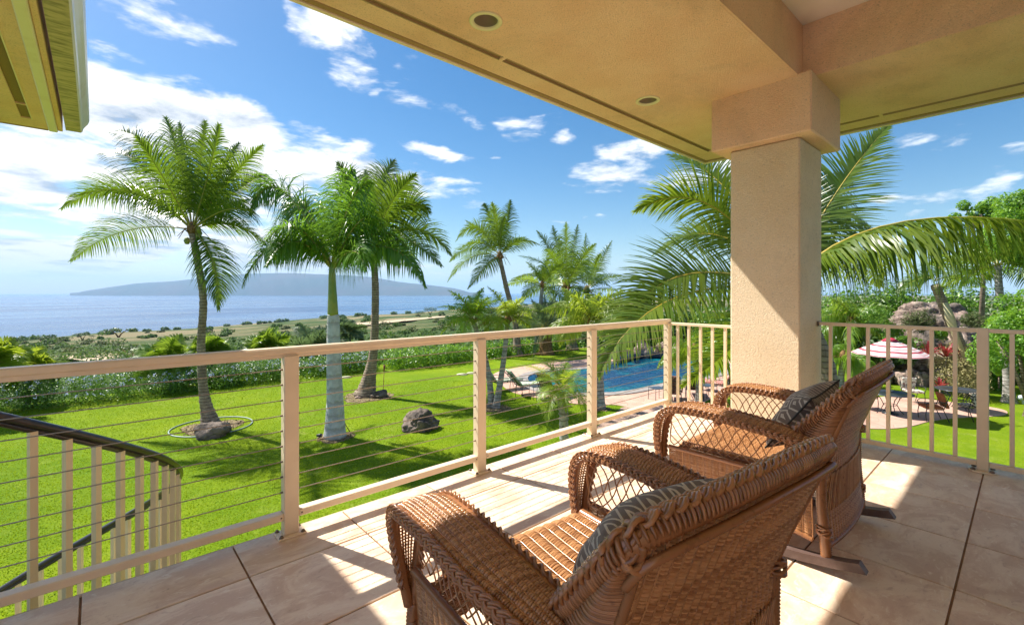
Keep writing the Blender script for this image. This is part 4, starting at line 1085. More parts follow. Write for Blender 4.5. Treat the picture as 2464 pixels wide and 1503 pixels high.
def hedge(name, label, pix, back, w, h, mat, per, size, seed, flowers=0, cat='hedge'):
    rg = np.random.default_rng(seed)
    pts = []
    for x, y in pix:
        g = G(x, y); d = g[:2] / np.linalg.norm(g[:2]); g[:2] += d * (w * .55 + back); pts.append(g)
    C, R = blobs_along(pts, h * .42, w, h, rg)
    root = thing(name, label, cat, tuple(pts[len(pts) // 2]))
    V, F, r = blob_leaves(C, R, [per] * len(C), size, rg, 1.7, .72)
    k = V[:, 2] > GZ - .1
    o = np_mesh('leaves', V, faces3=F, mat=mat, rnd=r, parent=root); o['kind'] = 'stuff'
    if flowers:
        cc = []; nn = []
        for _ in range(flowers):
            i = rg.integers(len(C)); d = unit(rg.normal(size=3)); d[2] = abs(d[2]) * .8 + .1
            if d @ FW > .3: d = d - 2 * (d @ FW) * FW
            ctr = np.array(C[i]) + unit(d) * R[i] * rg.uniform(.95, 1.08)
            for q in range(7): cc.append(ctr + rg.normal(size=3) * .035); nn.append(d + rg.normal(size=3) * .5)
        V, F, r = leaf_cards(np.array(cc), np.array(nn), .048, 1.2, None, rg)
        f = np_mesh('flowers', V, faces3=F, mat=FLOWER, rnd=r, parent=root); f['kind'] = 'stuff'
    return root
hedge('flowering_hedge', 'long clipped hedge full of pale blue flowers along the far left of the lawn', [(-260, 1018), (-120, 1006), (0, 996), (120, 984), (240, 968), (336, 957)], 0, 1.3, 1.35, HEDGE, 620, .066, 41, 300)
hedge('flowering_hedge', 'hedge with pale blue flowers between the tallest palm trunk and the first railing post', [(372, 953), (478, 942), (580, 928), (692, 915)], 0, 1.2, 1.15, HEDGE, 620, .066, 42, 200)
hedge('flowering_hedge', 'smaller blue flowering hedge stretch behind the royal palm', [(725, 912), (818, 902), (900, 893)], .1, 1.2, 1.05, HEDGE, 260, .09, 43, 160)
hedge('green_hedge', 'bright green hedge without flowers at the far end of the lawn', [(935, 892), (1006, 886), (1080, 877), (1137, 869)], 0, 1.4, 1.1, BRIGHT, 240, .11, 44)
hedge('green_hedge', 'bright green ground-hugging hedge behind the twin short palms', [(1160, 866), (1221, 858), (1290, 852), (1350, 848)], 0, 1.6, 1.0, BRIGHT, 220, .12, 45)
def shrub(name, label, c, r, n, per, mat, size, seed, flat=(1, 1, .8), cat='shrub', trunkh=0, grp=None, asp=1.8, rr=(.35, .6)):
    rg = np.random.default_rng(seed); c = np.asarray(c, float)
    base = c.copy(); base[2] = c[2] - r * flat[2] - trunkh
    root = thing(name, label, cat, tuple(base), grp)
    C = [c + unit(rg.normal(size=3)) * r * rg.uniform(.2, .75) * np.array(flat) for _ in range(n)]; R = [r * rg.uniform(*rr) for _ in range(n)]
    V, F, q = blob_leaves(C, R, [per] * n, size, rg, asp, .6)
    o = np_mesh('crown' if trunkh else 'leaves', V, faces3=F, mat=mat, rnd=q, parent=root); o['kind'] = 'stuff'
    if trunkh:
        MB().tube([base, base + UP * trunkh * .6 + RT * .1 * r, c], [r * .09, r * .07, r * .04], 8).obj('trunk', TR_BROWN, root)
        for k in range(6): MB().tube([base + UP * trunkh * .6, (base + UP * trunkh + C[k]) / 2, C[k]], [r * .045, r * .03, r * .012], 5).obj('branch', TR_BROWN, root)
    return root
# thicket of shrubs beyond the pool and behind the column
k = 0
for (px, py, D, r, mt, lb) in [
    (1385, 838, 37, 1.1, BRIGHT, 'round bright shrub below the bushy coconut palm'), (1452, 832, 37, 1.3, DARKL, 'dark shrub left of the pool boulders'), (1500, 800, 38, 1.6, DARKL, 'dark shrub above the pool boulders'),
    (1560, 790, 39, 2.0, HEDGE, 'big shrub beyond the pool, right of the corner post'), (1640, 790, 38, 2.2, DARKL, 'tall dark shrub beyond the pool behind the balusters'), (1720, 790, 36, 2.4, HEDGE, 'green shrub mass touching the left side of the column'),
    (1800, 780, 34, 2.6, DARKL, 'shrub mass hidden behind the column'), (2025, 755, 31, 2.7, HEDGE, 'green shrub mass touching the right side of the column'), (2060, 800, 27, 1.8, DARKL, 'dark shrub left of the rock mound'),
    (2125, 845, 22.5, 1.1, DARKL, 'dark shrub with orange tips left of the parasol'), (2185, 790, 27, 1.2, HEDGE, 'green shrub on the left shoulder of the rock mound'), (2430, 800, 27, 2.4, DARKL, 'dark shrub bank behind the leafy tree at the right'),
    (2300, 742, 32, 2.5, HEDGE, 'green shrub bank on top of the rock mound'), (2150, 738, 32, 2.6, HEDGE, 'green shrub bank behind the rock mound'), (2450, 860, 22, 2.0, DARKL, 'dark shrub at the right picture edge'), (2375, 890, 20.5, 1.0, BRIGHT, 'broad bright shrub between the leaning trunk and thin grey trunk'),
    (1240, 835, 36, 1.2, BRIGHT, 'light green shrub behind the yellow short palm'), (1300, 820, 40, 1.6, HEDGE, 'green shrub behind the grey-green date palm')]:
    shrub('shrub', lb, P(px, py, D), r, 14, 230, mt, .17 + .004 * D * .5, 60 + k); k += 1
# leafy trees at the right
shrub('leafy_tree', 'bright green fine-leaved tree at the right edge, above the arching frond', P(2505, 560, 17), 2.3, 34, 900, MOR, .10, 91, (1, 1, 1.0), 'tree', 4.0, rr=(.18, .34))
shrub('leafy_tree', 'lower bright green tree behind the right railing by the thin grey trunk', P(2470, 800, 16), 1.7, 26, 520, MOR, .10, 92, (1, 1, 1.1), 'tree', 1.2, rr=(.2, .36))
shrub('leafy_tree', 'small sprig of a green tree crown rising over the arching frond', P(2360, 515, 22), 1.3, 12, 240, MOR, .13, 93, (1.2, 1.2, .6), 'tree', 5, rr=(.2, .36))
shrub('dry_shrub', 'twiggy olive and brown shrub right of the red plants', P(2310, 890, 19), 1.15, 16, 330, DRY, .075, 94, (1, 1, 1.0))
shrub('rock_plant', 'spiky green tuft on top of the rock mound', P(2215, 772, 21), .65, 12, 130, OLIVE, .16, 95, (1.2, 1, .7), 'plant', asp=5)
shrub('shrub', 'fern-like green shrub at the left foot of the rock mound', P(2170, 830, 21), .7, 10, 220, HEDGE, .1, 97, (1.2, 1, .9))
for i, (x, y, r, mt, lb) in enumerate([(2150, 795, .5, HEDGE, 'green plant in the left crevice of the rock mound'), (2262, 800, .45, BRIGHT, 'bright plant in the middle crevice of the rock mound'), (2330, 775, .6, OLIVE, 'olive tuft at the right top of the rock mound'),
        (2110, 760, .7, HEDGE, 'leafy plant on the left top of the rock mound'), (2180, 855, .45, DARKL, 'dark plant between the lower boulders left of the red plants'), (2330, 850, .5, BRIGHT, 'bright plant between the boulders right of the red plants')]):
    shrub('rock_plant', lb, P(x, y, 20.6), r, 9, 150, mt, .10, 140 + i, (1.1, 1, .7), 'plant', asp=3)
# red cordylines
def spiky(name, label, c, L, n, mat, seed, w=.09, el=(20, 85), cat='plant'):
    rg = np.random.default_rng(seed); c = np.asarray(c, float); root = thing(name, label, cat, tuple(c))
    MB().tube([c - UP * .5, c + UP * .02], [.035, .03], 6).obj('stem', TR_BROWN, root)
    for i in range(n):
        a = i * 2.4; e = math.radians(rg.uniform(*el)); h = np.array([math.cos(a), math.sin(a), 0]); d = h * math.cos(e) + UP * math.sin(e); l = L * rg.uniform(.7, 1.1)
        pts = [c, c + d * l * .5, c + d * l * .85 - UP * l * .06, c + d * l - UP * l * .16 + h * l * .06]; s = unit(np.cross(d, UP)); ws = [w * .35, w, w * .7, w * .05]
        V = [q for p, ww in zip(pts, ws) for q in (p - s * ww / 2, p + s * ww / 2)]
        MB().add(V, [(0, 1, 3, 2), (2, 3, 5, 4), (4, 5, 7, 6)], True, rg.random()).obj('leaf', mat, root, loc=tuple(c))
    return root
spiky('red_cordyline', 'dark red leafy plant behind the parasol, left one of the pair', P(2235, 855, 19.5), .75, 22, REDL, 1)
spiky('red_cordyline', 'dark red leafy plant at the rocks, right one of the pair', P(2276, 860, 19.3), .8, 24, REDL, 2)
spiky('red_cordyline', 'low reddish plant at the foot of the twiggy shrub', P(2262, 935, 18.6), .6, 18, REDL, 3, .07)
for i, (x, y) in enumerate(((2378, 860), (2404, 905))): spiky('banana_plant', ('glossy broad-leaved plant above, right of the post', 'glossy broad-leaved plant below, left of the thin grey trunk')[i], P(x, y, 19), 1.3, 9, BRIGHT, 5 + i, .34, (35, 85))
# leaning palm with a hanging dry frond at the right
bL = G(2345, 950); DL = dep(bL)
pl = palm('coconut_palm', 'leaning palm trunk behind the right railing post with a pale hanging leaf base', 'palm tree', bL, [P(2320, 860, DL), P(2285, 770, DL)], [.30, .21, .19, .16], TR_BROWN, P(2250, 685, DL),
     [(2230, 650, 2160, 700, .6), (2300, 650, 2370, 690, 1), (2265, 640, 2262, 600, 1.6)],
     kw=dict(leaf=.9, n=44, w=.05, droop=.35, mat=COCO, v=.2), seed=40, rings=36, bumpy=.05, husk=False)
MB().tube([P(2275, 728, DL - .25), P(2286, 765, DL - .35), P(2300, 810, DL - .4), P(2318, 850, DL - .45), P(2333, 885, DL - .45), P(2340, 905, DL - .45)], [.09, .17, .11, .08, .07, .02], 8, flat=.2).obj('dry_leaf_base', material('pale_sheath', (.55, .44, .28), .6, .3, (.42, .38, .20), 3), pl)
bT = G(2428, 968)
MB()
tt = thing('palm_trunk', 'thin grey ringed palm trunk on the lawn near the right edge', 'palm tree', tuple(bT))
trunk([bT, P(2424, 900, dep(bT)), P(2414, 820, dep(bT)), P(2400, 640, dep(bT))], [.17, .14, .13, .11], TR_GREY, tt, 40, .02)
auto_fronds(tt, P(2400, 640, dep(bT)), 2.4, 12, 77, el0=70, el1=-10, kw=dict(leaf=.8, n=40, w=.05, droop=.3, mat=ARECA, v=.3))

# ------------------------------------------------------------------ rocks
ROCK_B = material('lava_rock', (.085, .07, .06), .9, .2, (.23, .18, .145), 2.2, .38, .64, bump=1.0, bscale=9, bdist=.06, detail=9)
ROCK_P = material('pink_boulder', (.20, .14, .115), .85, .2, (.42, .32, .26), 1.9, .38, .62, bump=1.0, bscale=5, bdist=.12, detail=12)
def crack(m):
    t = NT(m.node_tree); b = t.n['Principled BSDF']; v = t.new('ShaderNodeTexCoord').outputs['Object']
    src = b.inputs['Base Color'].links[0].from_socket; n = t.noise(v, 7, 10, .72); n2 = t.noise(v, 1.1, 6, .6, 1.5)
    c = t.mix(t.math('MULTIPLY', t.remap(n, .50, .36), .75), src, (.05, .035, .028)); c = t.mix(t.math('MULTIPLY', t.remap(n2, .54, .64), .5), c, (.10, .085, .06)); t.put(b.inputs['Base Color'], c)
crack(ROCK_P)
from mathutils import noise as mnoise
def rock(name, label, c, s, mat, seed, cat='boulder', grp=None, sub=4, parent=None, rough=.28):
    import bmesh
    bm = bmesh.new(); bmesh.ops.create_icosphere(bm, subdivisions=sub, radius=1)
    for v in bm.verts:
        d = v.co.normalized(); q = d * 1.3 + Vector((seed * 3.7, seed * 1.3, 0))
        n = mnoise.noise(q) * rough * 1.5 + abs(mnoise.noise(q * 2.3)) * rough * .9 + mnoise.noise(q * 6) * rough * .28 + mnoise.noise(q * 13) * rough * .10
        v.co = d * (1 + n)
        v.co.x = max(min(v.co.x, .98), -.98)
        v.co = Vector((v.co.x * s[0], v.co.y * s[1], max(v.co.z, -.45) * s[2]))
    me = bpy.data.meshes.new(name); bm.to_mesh(me); bm.free(); me.polygons.foreach_set('use_smooth', [True] * len(me.polygons))
    me.materials.append(mat); o = bpy.data.objects.new(name, me); COL.objects.link(o)
    if parent is not None: o.parent = parent; o.location = np.asarray(c) - parent_world(parent)
    else: o.location = c; tag(o, label, cat, grp)
    o.rotation_euler.z = seed * 1.1
    return o
def rk(px, py, w, h, mat, seed, label, **k):
    g = G(px, py); D = dep(g); s = w / PXF * D / 2; hh = h / PXF * D
    return rock('boulder', label, (g[0], g[1], GZ + hh * .20), (s, s * .8, hh * .55), mat, seed, **k)
rk(1010, 1028, 92, 52, ROCK_B, 1, 'big dark lava boulder in the middle of the lawn', sub=5)
rk(513, 1048, 74, 42, ROCK_B, 5, 'pointed grey rock in front of the tallest coconut palm foot')
rk(913, 955, 44, 20, ROCK_B, 3, 'small dark rock beside the foot of the palm behind the royal palm')
rk(868, 956, 30, 8, ROCK_P, 9, 'flat brown stone at the foot of the palm behind the royal palm')
for i, (x, y, w, h, lb) in enumerate([(1548, 860, 52, 50, 'tall pale boulder at the back of the pool'), (1472, 858, 44, 26, 'brown boulder left of the tall pale pool boulder'), (1505, 860, 40, 24, 'round boulder next to the tall pale pool boulder'), (1592, 854, 40, 44, 'brown boulder behind the corner post'),
                                      (1630, 855, 40, 40, 'reddish boulder by the small waterfall'), (1430, 852, 30, 16, 'low dark rock at the lawn corner by the pool')]):
    rk(x, y, w, h, ROCK_P, 20 + i, lb)
mound = thing('rock_mound', 'mound of stacked brown boulders with plants behind the dining sets', 'rock mound', tuple(G(2230, 915)))
rg = np.random.default_rng(4)
for i, (x, y, D, w, h) in enumerate([(2125, 905, 22, 60, 40), (2170, 912, 21.5, 60, 42), (2215, 912, 21.5, 56, 40), (2262, 914, 21.3, 60, 44), (2305, 914, 21.2, 54, 40), (2345, 908, 21.5, 50, 46), (2140, 868, 23, 70, 50), (2190, 872, 22.6, 70, 46), (2245, 868, 22.4, 90, 50),
                                     (2300, 872, 22.2, 76, 54), (2345, 860, 22.5, 60, 50), (2160, 822, 24, 80, 54), (2225, 825, 23.6, 96, 50), (2290, 826, 23.4, 90, 56), (2175, 780, 25, 80, 52), (2240, 778, 24.8, 90, 50), (2300, 780, 24.6, 84, 56), (2205, 752, 25.6, 70, 40), (2265, 750, 25.5, 80, 44), (2120, 800, 25, 60, 50),
                                     (2330, 800, 24, 60, 50)]):
    c = P(x + rg.normal() * 6, y + 4, D); s = w / PXF * D / 2 * rg.uniform(.7, .95)
    rock('boulder', None, c, (s * 1.1, s, h / PXF * D * .58), ROCK_P if i % 3 else ROCK_B, 40 + i, parent=mound, sub=4, rough=.42)
MB().lathe([(3.4, -1), (3.0, .6), (2.0, 2.0), (.6, 3.0), (0, 3.1)], 16, (0, 0, 0)).obj('earth_core', material('earth', (.12, .09, .06), .95, .1, (.2, .15, .1), 3), mound).location = tuple(P(2225, 900, 26.5) - parent_world(mound))

MULCH = material('mulch', (.16, .11, .07), .95, .1, (.30, .24, .14), 9, bump=1, bscale=40, bdist=.03)
def mulch(label, c, r, seed):
    rg = np.random.default_rng(seed); n = 40
    pts = [(c[0] + r * (1 + .12 * math.sin(3 * a + seed) + .06 * rg.normal()) * math.cos(a), c[1] + r * (1 + .12 * math.sin(3 * a + seed) + .06 * rg.normal()) * math.sin(a)) for a in np.linspace(0, 2 * math.pi, n + 1)[:-1]]
    tag(MB().prism(pts, GZ, GZ + .012).obj('mulch_bed', MULCH), label, kind='structure')
    V = []; F = []
    for k in range(420):
        a = rg.uniform(0, 6.283); q = r * math.sqrt(rg.random()) * 1.08; p = np.array([c[0] + q * math.cos(a), c[1] + q * math.sin(a), GZ + .012]); s_ = rg.uniform(.012, .035); th = rg.uniform(0, 6.28)
        d = np.array([math.cos(th), math.sin(th), 0]) * s_; e = np.array([-math.sin(th), math.cos(th), 0]) * s_ * .5; i = len(V)
        V += [p - d - e, p + d - e, p + e * 1.4 + UP * s_ * .8, p + d * .3 + e + UP * s_ * .2]; F += [(i, i + 1, i + 2), (i + 1, i + 3, i + 2)]
    tag(MB().add(V, F).obj('bark_chips', MULCH), 'bark chips and leaf litter, ' + label, kind='stuff')
mulch('mulch bed inside the green ring at the tallest coconut palm', G(510, 1028), .82, 1)
mulch('worn soil at the foot of the royal palm', G(808, 1052), .50, 2)
mulch('brown litter at the foot of the palm behind the royal palm', G(882, 954), .95, 3)
mulch('stony litter at the feet of the twin short palms', G(1190, 982), .55, 4)
mulch('worn soil at the foot of the queen palm by the pool', G(1440, 983), .40, 5)
# ------------------------------------------------------------------ scrub on the slope and shore trees
def scrub(name, label, N, seed, mat, ylim, per, hgt, size, pxr=(-150, 2600), dens=None):
    rg = np.random.default_rng(seed); C = []; R = []; K = []; S = []
    while len(C) < N:
        px = rg.uniform(*pxr); u = (px - PXC) / PXF; ph = math.degrees(math.atan(u)); c = math.cos(math.radians(ph))
        r1 = float(rs(np.array(ph)))
        y0 = HOR + PXF * (EYE - SEA) / r1 + ylim[2]
        py = y0 + (ylim[1] - y0) * rg.random() ** ylim[0]
        if py <= y0: continue
        # analytic inverse of the slope profile is fine here: march in coarse steps
        Ds = np.exp(np.linspace(math.log(18), math.log(r1), 120)); zs = tz(Ds / c, np.full_like(Ds, ph)); yy = HOR + PXF * (EYE - zs) / Ds
        j = np.nonzero((yy <= py) & (Ds > float(rh(np.array(ph))) * c + 1))[0]
        if not len(j): continue
        D = Ds[j[0]] * rg.uniform(.98, 1.02)
        if dens is not None and mnoise.noise(Vector((px * .006, py * .03, seed))) < dens: continue
        p = P(px, py, D); p[2] = float(tz(D / c, ph))
        r = hgt * rg.uniform(.5, 1.3) * (D / 60) ** .45
        for q in range(3):
            C.append(p + np.array([rg.normal() * r * .6, rg.normal() * r * .6, r * .35])); R.append(r * rg.uniform(.6, 1)); K.append(per); S.append(size * (D / 60) ** .75)
    out = []
    V = []; F = []; Q = []; o = 0
    # group by size so that far bushes get larger leaves
    idx = np.argsort(S); 
    for part in np.array_split(idx, 12):
        v, f, q = blob_leaves([C[i] for i in part], [R[i] for i in part], [K[i] for i in part], float(np.mean([S[i] for i in part])), rg, 1.4, .5, .8, (1, 1, .7))
        V.append(v); F.append(f + o); Q.append(q); o += len(v)
    tag(np_mesh(name, np.concatenate(V), faces3=np.concatenate(F), mat=mat, rnd=np.concatenate(Q)), label, 'scrub', kind='stuff')
scrub('scrub', 'dense green scrub on the slope beyond the hedge', 1500, 1, SCRUBG, (.75, 905, 8), 60, 1.5, .34)
scrub('dry_scrub', 'olive and dry bushes scattered over the fields', 750, 2, OLIVE, (1.3, 880, 6), 46, 1.3, .32, dens=-.05)
scrub('shore_scrub', 'dark line of trees along the shore', 420, 3, SCRUBG, (6.0, 860, 1), 50, 1.9, .55)
def far_tree(px, py, wpx, hpx, label, seed, umb=True):
    p, D = land_pt(px, py); rg = np.random.default_rng(seed); root = thing('acacia_tree' if umb else 'shore_tree', label, 'tree', tuple(p), 'trees standing out above the shore')
    w = wpx / PXF * D; h = hpx / PXF * D
    for s in (-1, 1): MB().tube([p, p + RT * s * w * .12 + UP * h * .5, p + RT * s * w * .3 + UP * h * .85], [w * .035, w * .025, w * .012], 5).obj('trunk', HUSK, root)
    C = [p + RT * w * .5 * a + FW * rg.normal() * w * .15 + UP * h * (.82 + .12 * (1 - a * a)) for a in np.linspace(-.85, .85, 8)]
    V, F, q = blob_leaves(C, [w * .16] * 8, [80] * 8, w * .05, rg, 1.5, .3, .8, (1, 1, .5 if umb else 1.2))
    o = np_mesh('crown', V, faces3=F, mat=DARKL, rnd=q, parent=root); o['kind'] = 'stuff'
for i, (x, y, w, h, lb) in enumerate([(312, 862, 64, 26, 'flat-topped acacia on the near dry field, left of the areca clump'), (100, 825, 26, 14, 'small acacia on the shore, second from the left group'), (120, 826, 24, 16, 'flat-topped acacia at the shoreline near the left edge'), (155, 822, 22, 12, 'little round shore tree left of the twin acacias'),
                                      (198, 820, 34, 18, 'pair of shore acacias standing against the sea'), (222, 819, 16, 12, 'small shore tree right of the pair of acacias'), (35, 828, 40, 18, 'broad shore tree near the left picture edge'), (285, 812, 60, 20, 'broad dark shore tree clump left of the tallest palm'),
                                      (236, 842, 26, 12, 'dark round bush tree on the pale ground'), (560, 800, 14, 8, 'tiny shore tree between the two tall palms'), (1010, 762, 22, 12, 'dark shore tree at the end of the dirt road'), (1035, 758, 30, 16, 'row of dark shore trees right of the dirt road end')]):
    far_tree(x, y, w, h, lb, 300 + i, i < 10)
# far harbour buildings
for i, (x, y, w, h) in enumerate([(1452, 722, 20, 5), (1478, 721, 12, 4), (1425, 723, 9, 4), (1395, 725, 8, 3)]):
    p, D = land_pt(x, y + 1); w_, h_ = w / PXF * D, h / PXF * D
    b = thing('building', ('long pale building on the far coast between the two distant palms', 'small pale building right of the long far building', 'small far building left of the long one', 'tiny pale building on the coast by the bushy palm')[i], 'building', tuple(p))
    m = MB().box((-w_ / 2, -w_ / 5, -h_), (w_ / 2, w_ / 5, h_ * .8)).obj('wall', material('far_wall', (.5, .42, .38), .8, .2), b, loc=(0, 0, 0)); m.location = (0, 0, 0)
    r = MB().add([(-w_ / 2 * 1.05, -w_ / 4.5, h_ * .8), (w_ / 2 * 1.05, -w_ / 4.5, h_ * .8), (w_ / 2 * 1.05, w_ / 4.5, h_ * .8), (-w_ / 2 * 1.05, w_ / 4.5, h_ * .8), (-w_ / 2.4, 0, h_ * 1.25), (w_ / 2.4, 0, h_ * 1.25)], [(0, 1, 5, 4), (2, 3, 4, 5), (1, 2, 5), (3, 0, 4)]).obj('roof', material('far_roof', (.30, .16, .12), .8, .2), b); r.location = (0, 0, 0)
    b.rotation_euler.z = YAW + math.pi / 2

# ------------------------------------------------------------------ garden furniture
IRON = material('dark_iron', (.025, .026, .030), .4, .5)
GLASS_T = material('mesh_table_top', (.05, .06, .075), .3, .6, metal=.3)
def cushion_mat(name, a, b, sc, c=None):
    m = bpy.data.materials.new(name); m.use_nodes = True
    t = NT(m.node_tree); bs = t.n['Principled BSDF']; v = t.new('ShaderNodeTexCoord').outputs['Object']; s = t.sep(v)
    if name == 'plaid':
        f = t.math('MAXIMUM', t.remap(t.math('SINE', t.math('MULTIPLY', s[0], 62.0)), .3, .5), t.remap(t.math('SINE', t.math('MULTIPLY', t.math('ADD', s[2], s[1]), 55.0)), .3, .5))
    else: f = t.remap(t.noise(v, sc, 3, .6), .5, .58)
    t.put(bs.inputs['Base Color'], t.mix(f, a, b)); bs.inputs['Roughness'].default_value = .85
    return m
RUST = material('rust_cushion', (.30, .085, .035), .85, .2, (.38, .12, .05), 6)
FLORAL = cushion_mat('floral_cushion', (.60, .58, .50), (.18, .10, .09), 9)
GREENC = cushion_mat('green_cushion', (.50, .55, .42), (.13, .20, .12), 14)
PLAID = cushion_mat('plaid', (.08, .05, .04), (.52, .42, .30), 1)
DARKC = cushion_mat('dark_floral', (.12, .05, .045), (.35, .20, .15), 12)
def pad(w, l, h, r=.03):
    m = MB(); return m.bbox((-w / 2, -l / 2, 0), (w / 2, l / 2, h), r)
def patio_chair(name, label, loc, rz, cmat, group):
    t = thing(name, label, 'chair', loc, group, rz)          # faces +y
    def part(mb, nm, mat, par=t): 
        o = mb.obj(nm, mat); o.parent = par; return o
    for s in (-1, 1):
        part(MB().tube([(s * .27, .25, .0), (s * .27, .27, .22), (s * .27, .24, .42)], .013, 6), 'leg', IRON)
        part(MB().tube([(s * .27, -.36, .0), (s * .27, -.28, .2), (s * .27, -.20, .40), (s * .265, -.30, .70), (s * .25, -.38, .92)], .013, 6), 'leg', IRON)
        part(MB().tube([(s * .27, .24, .42), (s * .30, .27, .58), (s * .31, .20, .64), (s * .30, -.10, .66), (s * .27, -.27, .64)], .013, 6), 'armrest', IRON)
        part(MB().tube([(s * .27, .24, .40), (s * .27, -.2, .40)], .012, 6), 'seat_rail', IRON)
    m = MB().tube([(-.25, -.38, .92), (0, -.40, .95), (.25, -.38, .92)], .013, 6)
    for i in range(1, 6): x = -.25 + i * .083; m.tube([(x, -.20, .42), (x, -.29, .68), (x, -.385, .93)], .007, 4)
    part(m, 'backrest', IRON)
    a = pad(.52, .50, .09); part(a, 'seat_cushion', cmat).location = (0, .03, .41)
    o = part(pad(.48, .50, .07), 'back_cushion', cmat); o.location = (0, -.245, .68); o.rotation_euler.x = math.radians(90 - 18)
    return t
def table(name, label, loc, r, h, group=None):
    t = thing(name, label, 'table', loc, group)
    def part(mb, nm, mat): o = mb.obj(nm, mat); o.parent = t; return o
    part(MB().lathe([(.02, h - .012), (r, h - .012), (r + .012, h - .004), (r + .012, h + .008), (r - .01, h + .012), (.02, h + .010), (.02, h - .012)], 40), 'table_top', GLASS_T)
    for k in range(4):
        a = k * math.pi / 2 + .6; c, s = math.cos(a), math.sin(a)
        part(MB().tube([(c * r * .75, s * r * .75, h - .012), (c * r * .45, s * r * .45, h * .75), (c * r * .30, s * r * .30, h * .45), (c * r * .45, s * r * .45, h * .18), (c * r * .62, s * r * .62, 0)], .014, 6), 'leg', IRON)
    part(MB().tube([(math.cos(a) * r * .3, math.sin(a) * r * .3, h * .45) for a in np.linspace(0, 2 * math.pi, 17)[:-1]], .01, 5, closed=True), 'ring_brace', IRON)
    return t
rzv = YAW - math.pi / 2      # a thing with rz = rzv has its +y along the view
def gp(px, py, z=.02): p = G(px, py, GZ + z); return (p[0], p[1], GZ + z)
tc = P(2142, 956, 16.3); T1 = (tc[0], tc[1], GZ + .02)
table('patio_table', 'round dark mesh table under the striped parasol', (T1[0], T1[1], T1[2]), .66, .72)
dtc = P(2308, 960, 16.9); T2 = (dtc[0], dtc[1], GZ + .02)
table('patio_table', 'round dark mesh table without parasol at the right', T2, .66, .72)
grp = 'dining chairs on the round patio'
patio_chair('patio_chair', 'rust cushioned chair right of the parasol table, turned to the left', gp(2242, 1010), rzv + math.radians(70), RUST, grp)
patio_chair('patio_chair', 'rust cushioned chair left of the parasol table, by the wicker crest', gp(2082, 982), rzv + math.radians(-75), RUST, grp)
patio_chair('patio_chair', 'chair with pale floral cushion behind the parasol table', gp(2196, 968), rzv + math.radians(165), FLORAL, grp)
patio_chair('patio_chair', 'plaid backed chair in front of the right table', gp(2333, 1008), rzv + math.radians(5), PLAID, grp)
# parasol
um = thing('parasol', 'open parasol with red and white stripes above the round table', 'parasol', T1)
def stripe_mat():
    m = bpy.data.materials.new('striped_canvas'); m.use_nodes = True
    t = NT(m.node_tree); b = t.n['Principled BSDF']; at = t.new('ShaderNodeAttribute', attribute_name='rnd')
    w = (.64, .54, .52); rd = (.36, .05, .07); pk = (.58, .24, .24)
    c = t.ramp(at.outputs['Fac'], [(0, rd), (.17, w), (.30, pk), (.34, w), (.42, rd), (.50, w), (.60, pk), (.64, w), (.72, rd), (.80, w), (.87, pk), (.90, w), (.95, rd), (.985, w)], 'CONSTANT')
    t.put(b.inputs['Base Color'], c); b.inputs['Roughness'].default_value = .8
    return m
nseg, nr_ = 8, 15; hub = 2.62; R_ = 1.13; V = []; A = []; F4 = []
cols = nseg * 4
for i in range(nr_ + 1):
    f = i / nr_
    for j in range(cols):
        a = 2 * math.pi * j / cols + .25; ph_ = abs((j % 4) / 4 - .5) * 2; rr_ = R_ * f * (math.cos(math.pi / 8) + (1 - math.cos(math.pi / 8)) * ph_ ** 1.5 if i else 1)
        zz = hub - .52 * f ** 1.15 - .035 * (1 - ph_) * f; V.append((rr_ * math.cos(a), rr_ * math.sin(a), zz)); A.append(f)
for i in range(nr_):
    for j in range(cols): F4.append((i * cols + j, i * cols + (j + 1) % cols, (i + 1) * cols + (j + 1) % cols, (i + 1) * cols + j))
STR = stripe_mat()
cv = np_mesh('canopy', V, faces4=np.array(F4), mat=STR, rnd=A, smooth=False); cv.parent = um
o = MB().lathe([(.0, hub + .06), (.12, hub + .03), (.26, hub - .07), (.25, hub - .075)], 8).obj('vent_cap', material('red_canvas', (.42, .02, .05), .8), um, loc=(0, 0, 0)); o.location = (0, 0, 0)
o = MB().tube([(0, 0, -.0), (0, 0, hub + .07)], .022, 10).obj('pole', IRON, um); o.location = (0, 0, 0)
o = MB().lathe([(0, 0), (.24, 0), (.25, .03), (.10, .07), (.04, .10), (.035, .30), (0, .30)], 20).obj('base', IRON, um); o.location = (0, 0, 0)
for k in range(8):
    a = 2 * math.pi * k / 8 + .25
    o = MB().tube([(.03 * math.cos(a), .03 * math.sin(a), hub - .03), (R_ * .97 * math.cos(a), R_ * .97 * math.sin(a), hub - .545)], .008, 4).obj('rib', IRON, um); o.location = (0, 0, 0)
